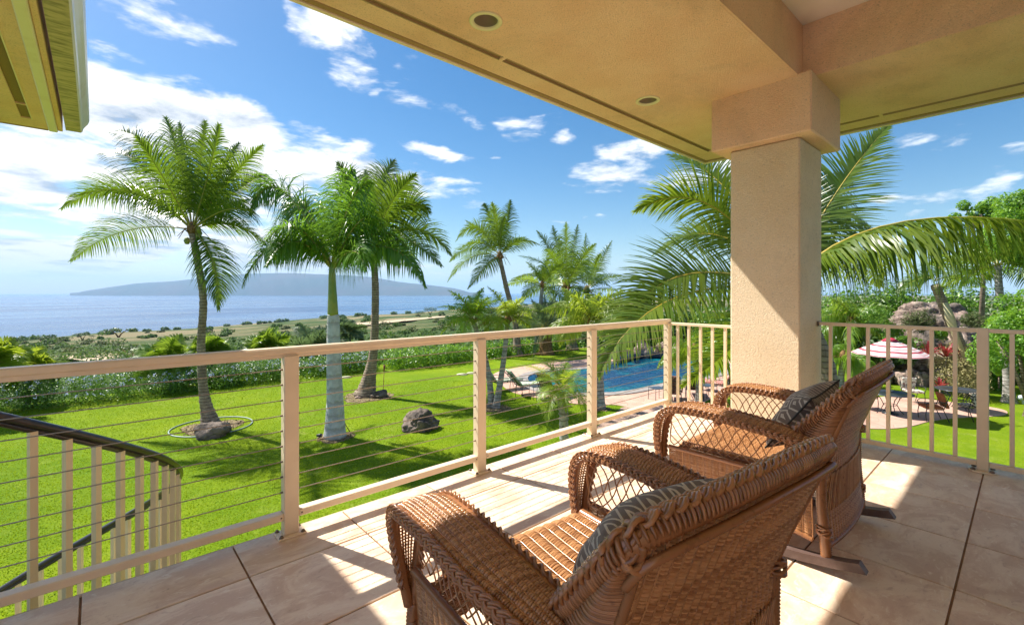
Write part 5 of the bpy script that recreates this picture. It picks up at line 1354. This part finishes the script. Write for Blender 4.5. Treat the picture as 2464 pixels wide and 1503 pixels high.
# loungers
def lounger(label, loc, rz, cmat, back=48):
    t = thing('sun_lounger', label, 'lounger', loc, 'cushioned loungers round the pool', rz)      # head at -y, feet at +y
    def part(mb, nm, mat): o = mb.obj(nm, mat); o.parent = t; return o
    b = math.radians(back); H = .36
    for s in (-1, 1):
        part(MB().tube([(s * .31, -.28, H), (s * .31, 1.05, H), (s * .31, 1.12, H - .03)], .014, 6), 'side_rail', IRON)
        for y in (-.22, .92): part(MB().tube([(s * .31, y, H), (s * .32, y - .03, .18), (s * .33, y + .02, 0)], .013, 6), 'leg', IRON)
        part(MB().tube([(s * .31, -.28, H), (s * .31, -.28 - .75 * math.cos(b), H + .75 * math.sin(b))], .013, 6), 'back_rail', IRON)
        part(MB().tube([(s * .33, .25, H), (s * .36, .28, H + .2), (s * .36, .0, H + .24), (s * .32, -.35, H + .26)], .012, 6), 'armrest', IRON)
        part(MB().tube([(s * .31, -.50, H + .24), (s * .32, -.55, .0)], .012, 6), 'leg', IRON)
    m = MB()
    for i in range(6):
        y = -.2 + i * .25; m.tube([(-.31, y, H), (.31, y, H)], .007, 4)
    part(m, 'cross_straps', IRON)
    part(pad(.58, 1.35, .09), 'seat_cushion', cmat).location = (0, .42, H + .012)
    o = part(pad(.58, .80, .08), 'back_cushion', cmat); o.location = (0, -.28 - .38 * math.cos(b), H + .06 + .38 * math.sin(b)); o.rotation_euler.x = -b
    m = MB()
    for i in range(5):
        f = (i + .5) / 5 * .75; m.box((-.30, -.30 - f * math.cos(b) - .02, H + f * math.sin(b) - .02), (.30, -.30 - f * math.cos(b) + .02, H + f * math.sin(b) + .005))
    part(m, 'back_straps', IRON)
    return t
def at_px(px, py): g = G(px, py, GZ + .02); return (g[0], g[1], GZ + .02)
lounger('lounger with green and white cushion lying towards the pool, left of the small date palm', at_px(1262, 947), rzv - math.radians(68), GREENC, 50)
lounger('lounger behind the thin twin palm trunks with a pale towel on the seat', at_px(1200, 938), rzv - math.radians(60), GREENC, 55)
lounger('dark patterned lounger with raised back just left of the small date palm', at_px(1325, 962), rzv - math.radians(35), DARKC, 62)
lounger('dark patterned lounger seen between the first balusters', at_px(1618, 968), rzv - math.radians(20), DARKC, 62)
lounger('dark patterned lounger beside the weeping palm trunk', at_px(1668, 957), rzv - math.radians(15), DARKC, 62)
lounger('reddish lounger far right of the pool, next to the column', at_px(1735, 945), rzv + math.radians(35), cushion_mat('red_floral', (.35, .10, .08), (.55, .35, .28), 12), 50)
def side_table(label, loc):
    t = thing('side_table', label, 'side table', loc, 'small iron side tables by the pool', rzv + .3)
    def part(mb, nm, mat): o = mb.obj(nm, mat); o.parent = t; return o
    part(MB().bbox((-.26, -.26, .47), (.26, .26, .49), .006), 'table_top', GLASS_T)
    for a in (-1, 1):
        for b in (-1, 1): part(MB().tube([(a * .24, b * .24, .469), (a * .25, b * .25, 0)], .012, 6), 'leg', IRON)
side_table('low iron side table at the small date palm, left of the dark lounger', at_px(1292, 957))
side_table('low iron side table left of the corner post', at_px(1582, 962))
side_table('low iron side table right of the weeping palm trunk', at_px(1703, 955))
# tiki torches
BAMB = material('bamboo', (.20, .07, .04), .7, .3, (.32, .14, .07), 20)
def torch(label, base, top, tilt):
    base = np.asarray(base); top = np.asarray(top); t = thing('tiki_torch', label, 'torch', tuple(base), 'garden torches'); d = unit(top - base)
    MB().tube([base, top - d * .25], .012, 6).obj('pole', BAMB, t)
    MB().tube([top - d * .26, top - d * .12, top - d * .02, top], [.02, .045, .05, .03], 8).obj('torch_head', BAMB, t)
    MB().tube([top, top + d * .05], [.012, .010], 6).obj('wick', IRON, t)
g = G(922, 945); torch('bamboo torch upright on the lawn beside the small dark rock', g, P(925, 878, dep(g)), 0)
g = G(843, 1040); torch('bamboo torch leaning against the royal palm foot', g, P(800, 968, dep(g) - .3), 0)
g = G(1640, 1036); torch('bamboo torch beside the flagstone path under the railing corner', g, P(1635, 982, dep(g)), 0)
# garden spotlights
def spot(label, p, r):
    t = thing('garden_spotlight', label, 'spotlight', tuple(p)); mt = material('spot_metal', (.03, .03, .03), .5, .5) if r < .1 else material('spot_white', (.6, .66, .75), .4, .5)
    MB().tube([p, p + UP * r * 1.2], r * .25, 6).obj('stake', mt, t); q = p + UP * r * 1.6
    MB().tube([q - RT * r, q + RT * r * .3, q + RT * r], [r * .5, r * .75, r * .85], 10).obj('lamp_head', mt, t)
spot('small black spotlight right of the tallest palm foot', G(545, 1032), .07)
spot('small black spotlight beside the royal palm foot', G(768, 1056), .07)
spot('white floodlight on the lawn at the right edge', G(2462, 972), .16)
for i, (x, y) in enumerate(((752 + 80, 903 + 5), (1112, 901), (1136, 898))):
    g = G(x, y); o = MB().lathe([(0, .0), (.30, 0), (.29, .03), (0, .035)], 14).obj('stepping_stone', material('valve_cover', (.42, .44, .28), .8), None); o.location = (g[0], g[1], GZ + .002)
    tag(o, ('round pale stone cover in the lawn by the hedge behind the royal palm', 'left round stone cover on the open lawn', 'right round stone cover on the open lawn')[i], 'stone')
# ------------------------------------------------------------------ wicker rocking chairs
def wicker_mat(name, ca, cb, rough=.30):
    m = bpy.data.materials.new(name); m.use_nodes = True
    t = NT(m.node_tree); b = t.n['Principled BSDF']; v = t.new('ShaderNodeTexCoord').outputs['Object']
    at = t.new('ShaderNodeAttribute', attribute_name='rnd')
    c = t.mix(at.outputs['Fac'], ca, cb); c = t.mix(t.math('MULTIPLY', t.remap(t.noise(v, 38, 5, .65), .52, .70), .6), c, (.15, .055, .025))
    t.put(b.inputs['Base Color'], c); b.inputs['Roughness'].default_value = rough; b.inputs['Specular IOR Level'].default_value = .7
    return m
WICK = wicker_mat('wicker_strand', (.29, .120, .042), (.56, .285, .122), .22)
WRAP = wicker_mat('wicker_wrap', (.22, .085, .030), (.42, .185, .075), .26)
ROCKM = material('rocker_wood', (.105, .065, .055), .5, .4, (.16, .11, .095), 14, .4, .7, bump=.2, bscale=60, bdist=.002)
wr = np.random.default_rng(77)
def surf(fn, us, vs):
    return np.array([[fn(u, v) for u in us] for v in vs])
def weave(mb, fn, nu, nv, r=.0032, amp=.0045, rs_=.0035, sides=5, u0=0, u1=1, v0=0, v1=1):
    """wefts run along u and pass over and under nu stakes that run along v"""
    sm = 4
    us = np.linspace(u0, u1, nu * sm + 1); vs = np.linspace(v0, v1, nv)
    G_ = surf(fn, us, vs)
    du = np.gradient(G_, axis=1); dv = np.gradient(G_, axis=0); N = unit(np.cross(du, dv))
    ph = np.arange(len(us)) / sm * math.pi
    for j in range(nv):
        off = amp * (1.7 * np.abs(np.sin(ph)) - .85 + .22 * np.cos(ph + math.pi * (j % 2)))
        jit = wr.normal() * r * .12
        mb.tube(G_[j] + N[j] * (off + jit)[:, None], r, sides, caps=False, rnd=wr.random(), ref=None)
    st = np.linspace(0, nv - 1, max(8, nv // 5)).astype(int)
    for i in range(0, nu + 1):
        mb.tube(G_[st, min(i * sm, len(us) - 1)], rs_, 5, caps=False, rnd=wr.random())
def catmull(P_, n=10, closed=False):
    P_ = [np.asarray(p, float) for p in P_]; Q = [2 * P_[0] - P_[1]] + P_ + [2 * P_[-1] - P_[-2]]; out = []
    for i in range(1, len(Q) - 2):
        a, b, c, d = Q[i - 1:i + 3]
        for k in range(n):
            u = k / n; out.append(.5 * ((2 * b) + (-a + c) * u + (2 * a - 5 * b + 4 * c - d) * u * u + (-a + 3 * b - 3 * c + d) * u ** 3))
    out.append(P_[-1]); return np.array(out)
def resample(pts, step):
    d = np.concatenate([[0], np.cumsum(np.linalg.norm(np.diff(pts, axis=0), axis=1))]); n = max(3, int(d[-1] / step)); s = np.linspace(0, d[-1], n)
    return np.stack([np.interp(s, d, pts[:, k]) for k in range(3)], 1)
def wrapped(mb, pts, r, turn=.0085, sides=10, strand=.24):
    """pole wrapped in strand: one coil turn beside the other"""
    pts = resample(np.asarray(pts, float), turn / 2)
    rad = r * (1 + .11 * np.where(np.arange(len(pts)) % 2, 1, -1))
    mb.tube(pts, rad, sides, rnd=.35 + .3 * wr.random())
def frames(pts):
    t = unit(np.gradient(pts, axis=0)); return t
def braid(mb, pts, side, out, amp=.018, r=.0062, pitch=.055, n=3, flat=.4, doubles=True):
    """plaited edge: strands weave from side to side along pts; `side` and `out` are vectors at every point"""
    d = np.concatenate([[0], np.cumsum(np.linalg.norm(np.diff(pts, axis=0), axis=1))]); m = int(d[-1] / .006); s = np.linspace(0, d[-1], m)
    ip = lambda A: np.stack([np.interp(s, d, A[:, k]) for k in range(3)], 1)
    p = ip(pts); sd = ip(np.broadcast_to(side, pts.shape) * np.ones_like(pts)); ot = ip(np.broadcast_to(out, pts.shape) * np.ones_like(pts))
    for k in range(n):
        ph = 2 * math.pi * k / n
        for q in ((-1, 1) if doubles else (0,)):
            w = s / pitch * 2 * math.pi / 1.5 + ph
            x = amp * np.sin(w); z = amp * flat * np.sin(2 * w) + q * 0
            pp = p + sd * (x + q * r * .95)[:, None] + ot * z[:, None]
            mb.tube(pp, r, 5, caps=True, rnd=.3 + .7 * wr.random())

def build_chair():
    root = thing('wicker_rocking_chair', 'wicker rocking chair nearest the camera, seen from behind its braided back', 'rocking chair', (1.16, .86, 0), 'wicker rocking chairs')
    base = np.array([1.16, .86, 0.0])
    def put(mb, name, mat, par=root):
        o = mb.obj(name, mat); o.parent = par; o.location = (0, 0, 0); return o
    # --- seat: rolls over at the front
    def seatf(u, v):
        x = (u - .5) * .62
        s = v * .66
        if s < .54: y, z = -.10 + s, .425 - .02 * math.sin(math.pi * s / .54) * (1 - (2 * u - 1) ** 2) + .012 * (s / .54)
        else:
            a = (s - .54) / .12 * 1.4; y, z = .44 + .075 * math.sin(a), .437 - .085 * (1 - math.cos(a))
        return (x, y, z)
    m = MB(); weave(m, seatf, 13, 108, .0036, .0055); seat = put(m, 'seat', WICK)
    m = MB()
    for s in (-1, 1): wrapped(m, [(s * .325, -.14, .425), (s * .325, .2, .427), (s * .325, .46, .435)], .018, .011)
    wrapped(m, [(-.33, .50, .36), (0, .51, .36), (.33, .50, .36)], .016)
    put(m, 'seat_border', WRAP, seat)
    # --- arms and front legs: one broad woven strap each
    for s in (-1, 1):
        path = catmull([(0, .545, .30), (0, .56, .45), (0, .545, .58), (0, .50, .655), (0, .42, .692), (0, .28, .700), (0, .10, .688), (0, -.10, .660), (0, -.24, .63)], 8)
        dd = np.concatenate([[0], np.cumsum(np.linalg.norm(np.diff(path, axis=0), axis=1))]); dd /= dd[-1]
        def ctr(v): return np.array([np.interp(v, dd, path[:, 1]), np.interp(v, dd, path[:, 2])])
        def halfw(v): return float(np.interp(v, [0, .12, .28, .42, .8, 1], [.010, .030, .062, .085, .078, .060]))
        def cx(v): return float(np.interp(v, [0, .3, .5, .75, 1], [.415, .425, .43, .425, .395]))
        def armf(u, v, s=s):
            y, z = ctr(v); y2, z2 = ctr(min(1, v + .01)); y1, z1 = ctr(max(0, v - .01)); ty, tz_ = y2 - y1, z2 - z1; L = math.hypot(ty, tz_); ny, nz = -tz_ / L, ty / L
            if nz < 0 or (abs(nz) < .3 and ny < 0): ny, nz = -ny, -nz
            h = .014 * (1 - (2 * u - 1) ** 2); x = s * (cx(v) + (u - .5) * 2 * halfw(v) * .92)
            return (x, y + ny * h, z + nz * h)
        m = MB(); weave(m, armf, 7, 30, .0030, .004, v0=.03, v1=.33); 
        weave(m, armf, 7, 104, .0040, .0062, v0=.335, v1=1)
        arm = put(m, 'armrest', WICK)
        m = MB()
        for e in (-1, 1):
            edge = np.array([(s * (cx(v) + e * halfw(v)), *ctr(v)) for v in np.linspace(0, 1, 60)]); edge[:, 2] -= .012
            low = np.array([edge[0] - np.array([0, .005, .0])]) 
            down = catmull([(s * .415, .50, .10), (s * .415, .535, .22), tuple(edge[0])], 8)
            wrapped(m, edge, .0165)
            if e == -1: wrapped(m, down, .022, .010)
        put(m, 'armrest_frame', WRAP, arm)
        m = MB()
        for e in (-1, 1):
            edge = np.array([(s * (cx(v) + e * (halfw(v) + .004)), *ctr(v)) for v in np.linspace(.05, 1, 70)])
            tg = frames(edge); sd = unit(np.cross(tg, np.array([e * s * 1.0, 0, 0]))); 
            braid(m, edge + np.array([e * s * .010, 0, -.004]), sd, np.array([e * s * 1.0, 0, 0]), .014, .0048, .060)
        put(m, 'armrest_braid', WRAP, arm)
        # open lattice between arm and seat
        m = MB(); X = s * .405
        def topz(y): 
            i = np.argmin(abs(path[20:, 1] - y)) + 20; return path[i, 2] - .02
        for k in range(13):
            for d in (-1, 1):
                y0 = -.12 + k * .05; y1 = y0 + d * .19; pts = []
                for f in np.linspace(0, 1, 12):
                    y = y0 + (y1 - y0) * f + d * .012 * math.sin(f * math.pi * 2); z0 = .44
                    yy = min(max(y, -.20), .50); zt = topz(yy)
                    pts.append((X + s * .006 * math.sin(f * 9 + k), yy, z0 + (zt - z0) * f))
                m.tube(pts, .0030, 5, rnd=wr.random())
        put(m, 'side_lattice', WICK, arm)
        # closed side below the seat
        def sidef(u, v, s=s): return (s * (.395 + .03 * (1 - v)), -.26 + u * .76, .43 - v * (.29 - .05 * math.sin(math.pi * u)))
        m = MB(); weave(m, sidef, 18, 46, .0030, .0040); put(m, 'side_panel', WICK)
        m = MB(); wrapped(m, [sidef(u, 0) for u in np.linspace(0, 1, 9)], .013); wrapped(m, [sidef(u, 1) for u in np.linspace(0, 1, 12)], .013); put(m, 'side_rail', WRAP)
        # legs
        fl = MB(); wrapped(fl, catmull([(s * .415, .535, .24), (s * .412, .51, .14), (s * .40, .475, .052)], 6), .021, .011); put(fl, 'leg', WRAP)
        rl = MB(); wrapped(rl, catmull([(s * .385, -.315, .062), (s * .39, -.31, .17), (s * .39, -.295, .34), (s * .395, -.295, .57)], 6), .0235, .011); leg = put(rl, 'leg', WRAP)
        for zc in (.20, .56):
            kn = MB()
            for q in range(5): kn.tube([(s * .388 + .031 * math.cos(a), -.305 + .031 * math.sin(a), zc + .012 * math.sin(a * 1 + q * 1.3) + (q - 2) * .006) for a in np.linspace(0, 2 * math.pi, 15)[:-1]], .0055, 5, closed=True, rnd=wr.random(), ref=UP)
            put(kn, 'leg_knot', WRAP, leg)
        # rocker
        m = MB(); V = []; ys = np.linspace(-.47, .60, 22)
        for y in ys:
            z0 = .004 + .062 * ((y - .06) / .53) ** 2; sl = 2 * .062 * (y - .06) / .53 ** 2; ny, nz = -sl, 1; L = math.hypot(ny, nz); ny /= L; nz /= L
            for (a, b) in ((-.024, 0), (.024, 0), (.024, .042), (-.024, .042)): V.append((s * .39 + a, y + ny * b + (.02 * (b / .042 - .5) if y in (ys[0],) else 0), z0 + nz * b))
        F = [(i * 4 + j, i * 4 + (j + 1) % 4, (i + 1) * 4 + (j + 1) % 4, (i + 1) * 4 + j) for i in range(21) for j in range(4)] + [(3, 2, 1, 0), (84, 85, 86, 87)]
        m.add(V, F); put(m, 'rocker', ROCKM)
    # --- back shell: from the crest down to the floor
    def yc(z): return float(np.interp(z, [.13, .28, .42, .56, .70, .84, .96], [-.350, -.335, -.325, -.335, -.385, -.440, -.485]))
    def hw_(z): return float(np.interp(z, [.13, .30, .42, .60, .80, .96], [.380, .376, .374, .378, .395, .415]))
    def backf(u, v):
        z = .13 + v * .80; k = (2 * u - 1)
        return (k * hw_(z), yc(z) + .03 * k * k, z + .015 * (1 - k * k) * v)
    m = MB(); weave(m, backf, 23, 158, .0036, .0070, .0045); back = put(m, 'backrest', WICK)
    def inf_(u, v):
        z = .40 + v * .52; k = (2 * u - 1); return (k * np.interp(z, [.4, .6, .92], [.33, .345, .40]), float(np.interp(z, [.40, .60, .96], [-.17, -.215, -.44])) + np.interp(z, [.4, .6, .96], [.03, .10, .02]) * k * k, z)
    m = MB(); weave(m, inf_, 20, 60, .0042, .005, .0045); put(m, 'inner_back', WICK)
    m = MB(); wrapped(m, [backf(u, 0) for u in np.linspace(0, 1, 14)], .014)
    put(m, 'back_rail', WRAP, back)
    # stiles and crest
    cr0 = [(.352, -.13, .60), (.368, -.22, .69), (.395, -.31, .79), (.418, -.385, .872), (.412, -.425, .925), (.35, -.450, .948), (.18, -.468, .960), (0, -.473, .964)]
    cr = catmull(cr0 + [(-x, y, z) for x, y, z in cr0[:-1][::-1]], 8)
    m = MB(); wrapped(m, cr, .023, .0095, 12); crest = put(m, 'crest_roll', WRAP)
    tg = frames(cr); outv = np.array([(0, .45, .9) for _ in cr]); 
    k = (cr[:, 2] < .90); outv[k] = [(np.sign(x) * .35, .75, .45) for x in cr[k, 0]]
    outv = unit(outv - (outv * tg).sum(1)[:, None] * tg); sdv = np.cross(tg, outv)
    m = MB(); braid(m, cr + outv * .024, sdv, outv, .021, .0064, .070, 3, .35)
    braid(m, cr + outv * .017 + sdv * .012, sdv, outv, .018, .0052, .060, 2, .3)
    put(m, 'crest_braid', WRAP, crest)
    # loops that run from the braid over the roll
    m = MB(); q = resample(cr, .0125); tq = frames(q); oq = np.stack([np.interp(np.linspace(0, 1, len(q)), np.linspace(0, 1, len(cr)), outv[:, i]) for i in range(3)], 1); sq = np.cross(tq, oq)
    for i in range(2, len(q) - 2):
        pts = [q[i] + (oq[i] * math.cos(a) + sq[i] * math.sin(a)) * .0275 + tq[i] * (.018 * math.sin(a * .5)) for a in np.linspace(.2, 2.1, 7)]
        m.tube(pts, [.0052, .0054, .0054, .005, .0045, .004, .0025], 5, rnd=wr.random())
        pts = [q[i] + (oq[i] * math.cos(a) - sq[i] * math.sin(a)) * .0275 + tq[i] * (.018 * math.sin(a * .5)) for a in np.linspace(.2, 2.1, 7)]
        m.tube(pts, [.0052, .0054, .0054, .005, .0045, .004, .0025], 5, rnd=wr.random())
    put(m, 'crest_loops', WRAP, crest)
    m = MB()
    lip = cr[(cr[:, 2] > .87)] + np.array([0, -.022, -.036]); wrapped(m, lip * np.array([.985, 1, 1]), .0095, .0085); put(m, 'back_lip', WRAP, crest)
    for s in (-1, 1):
        m = MB(); edge = [np.array(backf(.5 + s * .5, v)) + np.array([0, -.004, 0]) for v in np.linspace(0, 1, 14)]; wrapped(m, edge, .010, .0085); put(m, 'back_edge', WRAP, crest)
    # coils that close the side between the stile and the back
    for s in (-1, 1):
        m = MB()
        half = cr[:len(cr) // 2] if s == 1 else cr[len(cr) // 2:][::-1]
        for v in np.linspace(.58, .97, 62):
            z = .13 + v * .80; A = np.array(backf(.5 + s * .5, v)); k_ = np.argmin(abs(half[:, 2] - z - .0)); B_ = half[k_].copy(); B_[0] += s * .012
            if B_[1] - A[1] < .03: continue
            mid = (A + B_) / 2 + np.array([s * .022, 0, -.006]); m.tube(catmull([A, mid, B_], 4), .0046, 5, rnd=wr.random())
        o_ = put(m, 'side_coils', WRAP, crest); o_['kind'] = 'stuff'
    m = MB()
    for s in (-1, 1):
        m = MB()
        for q_ in range(4): m.tube([(s * .410 + .027 * math.cos(a), -.420 + .028 * math.sin(a) * .8, .920 + .03 * math.sin(a + q_ * .8) + (q_ - 1.5) * .008) for a in np.linspace(0, 2 * math.pi, 15)[:-1]], .0065, 5, closed=True, rnd=wr.random(), ref=UP)
        put(m, 'crest_knot', WRAP, crest)
    # front apron
    def apr(u, v): return ((u - .5) * .78, .505 + .01 * math.sin(u * math.pi), .36 - v * (.20 - .06 * math.sin(math.pi * u)))
    m = MB(); weave(m, apr, 18, 32, .0030, .0042); put(m, 'front_apron', WICK)
    # diagonal crossing strands at the foot of the back
    m = MB()
    for i in range(34):
        for d in (-1, 1):
            u0 = i / 33; pts = []
            for f in np.linspace(0, 1, 8):
                u = min(1, max(0, u0 + d * .10 * f)); p = np.array(backf(u, .20 + .22 * f)); p[1] -= .011 + .003 * d; pts.append(p)
            m.tube(pts, .0036, 5, rnd=wr.random())
    put(m, 'back_cross_strands', WICK, back)
    return root
ch1 = build_chair()
ch2 = dup(ch1, (3.07, .99, 0), 0.0, 'wicker rocking chair farther away, next to the stucco column, standing on its brown rockers', 'wicker rocking chairs')
ch1.rotation_euler.z = math.radians(-6); ch2.rotation_euler.z = math.radians(1)
ch1.location.x = 1.18

def pillow_mat():
    m = bpy.data.materials.new('diamond_fabric'); m.use_nodes = True
    t = NT(m.node_tree); b = t.n['Principled BSDF']; v = t.new('ShaderNodeTexCoord').outputs['Object']; s = t.sep(v)
    ax = t.math('DIVIDE', s[0], .085); az = t.math('DIVIDE', s[2], .105)
    fx = t.math('ABSOLUTE', t.math('SUBTRACT', t.math('FRACT', t.math('ADD', ax, 10.0)), .5)); fz = t.math('ABSOLUTE', t.math('SUBTRACT', t.math('FRACT', t.math('ADD', az, 10.5)), .5))
    d = t.math('ADD', fx, fz)
    w = t.math('SINE', t.math('MULTIPLY', d, 2 * math.pi * 3.0))
    f = t.remap(w, .45, .75)
    th = t.math('SINE', t.math('MULTIPLY', t.math('ADD', s[0], s[2]), 1400.0))
    c = t.mix(f, (.19, .145, .115), (.62, .53, .41)); c = t.mix(t.math('MULTIPLY', t.remap(th, -.2, .6), .2), c, (.06, .05, .04))
    t.put(b.inputs['Base Color'], c); b.inputs['Roughness'].default_value = .9; b.inputs['Specular IOR Level'].default_value = .2; b.inputs['Sheen Weight'].default_value = .2
    bm = t.new('ShaderNodeBump'); bm.inputs['Strength'].default_value = .5; bm.inputs['Distance'].default_value = .002
    t.put(bm.inputs['Height'], t.math('ADD', f, t.math('MULTIPLY', th, .2))); t.l.new(bm.outputs[0], b.inputs['Normal'])
    return m
PIL = pillow_mat()
def pillow(label, c, rx, rz, w=.50, h=.42, th=.085, seed=0, tw=0):
    N = 28; V = []; F = []; rg = np.random.default_rng(seed)
    for side in (1, -1):
        for i in range(N + 1):
            for j in range(N + 1):
                u, v = i / N * 2 - 1, j / N * 2 - 1
                e = max(0, (1 - u * u) * (1 - v * v)) ** .42
                pin = 1 - .10 * (1 - abs(u * v)) * (abs(u) ** 4 + abs(v) ** 4) 
                x = u * w / 2 * (1 - .07 * (1 - v * v) * 0 - .09 * (1 - abs(v)) ** 1 * abs(u) ** 3 * 0) * (1 - .08 * (1 - abs(v) ** 2) * abs(u) ** 3)
                z = v * h / 2 * (1 - .20 * (1 - abs(u) ** 2) * abs(v) ** 3)
                y = side * th * e * (1 + .10 * math.sin(3 * u + 2 * v + seed) * math.sin(4 * v)) 
                V.append((x, y, z))
        o = 0 if side == 1 else (N + 1) ** 2
        for i in range(N):
            for j in range(N):
                a = o + i * (N + 1) + j; q = (a, a + N + 1, a + N + 2, a + 1); F.append(q[::-1] if side == 1 else q)
    root = MB().add(V, F, True).obj('throw_pillow', PIL)
    root.location = c; root.rotation_euler = (Matrix.Rotation(rz, 3, 'Z') @ Matrix.Rotation(rx, 3, 'X') @ Matrix.Rotation(tw, 3, 'Y')).to_euler(); tag(root, label, 'pillow', 'patterned pillows on the rocking chairs')
    pts = [(u * w / 2 * (1 - .08 * (1 - v * v) * abs(u) ** 3), 0, v * h / 2 * (1 - .20 * (1 - u * u) * abs(v) ** 3)) for u, v in [(-1 + 2 * k / 14, -1) for k in range(14)] + [(1, -1 + 2 * k / 14) for k in range(14)] + [(1 - 2 * k / 14, 1) for k in range(14)] + [(-1, 1 - 2 * k / 14) for k in range(14)]]
    p = MB().tube(pts, .005, 6, closed=True, ref=np.array([0, 1.0, 0])).obj('piping', material('piping', (.05, .045, .035), .8)); p.parent = root
    return root
pillow('dark diamond patterned pillow on the nearest wicker chair, mostly behind its back', (1.19, .745, .655), math.radians(34), math.radians(-6), .48, .35, .10, 1, math.radians(-9))
pillow('dark diamond patterned pillow on the wicker chair beside the column', (3.06, .875, .680), math.radians(36), math.radians(2), .50, .40, .10, 2, math.radians(-5))
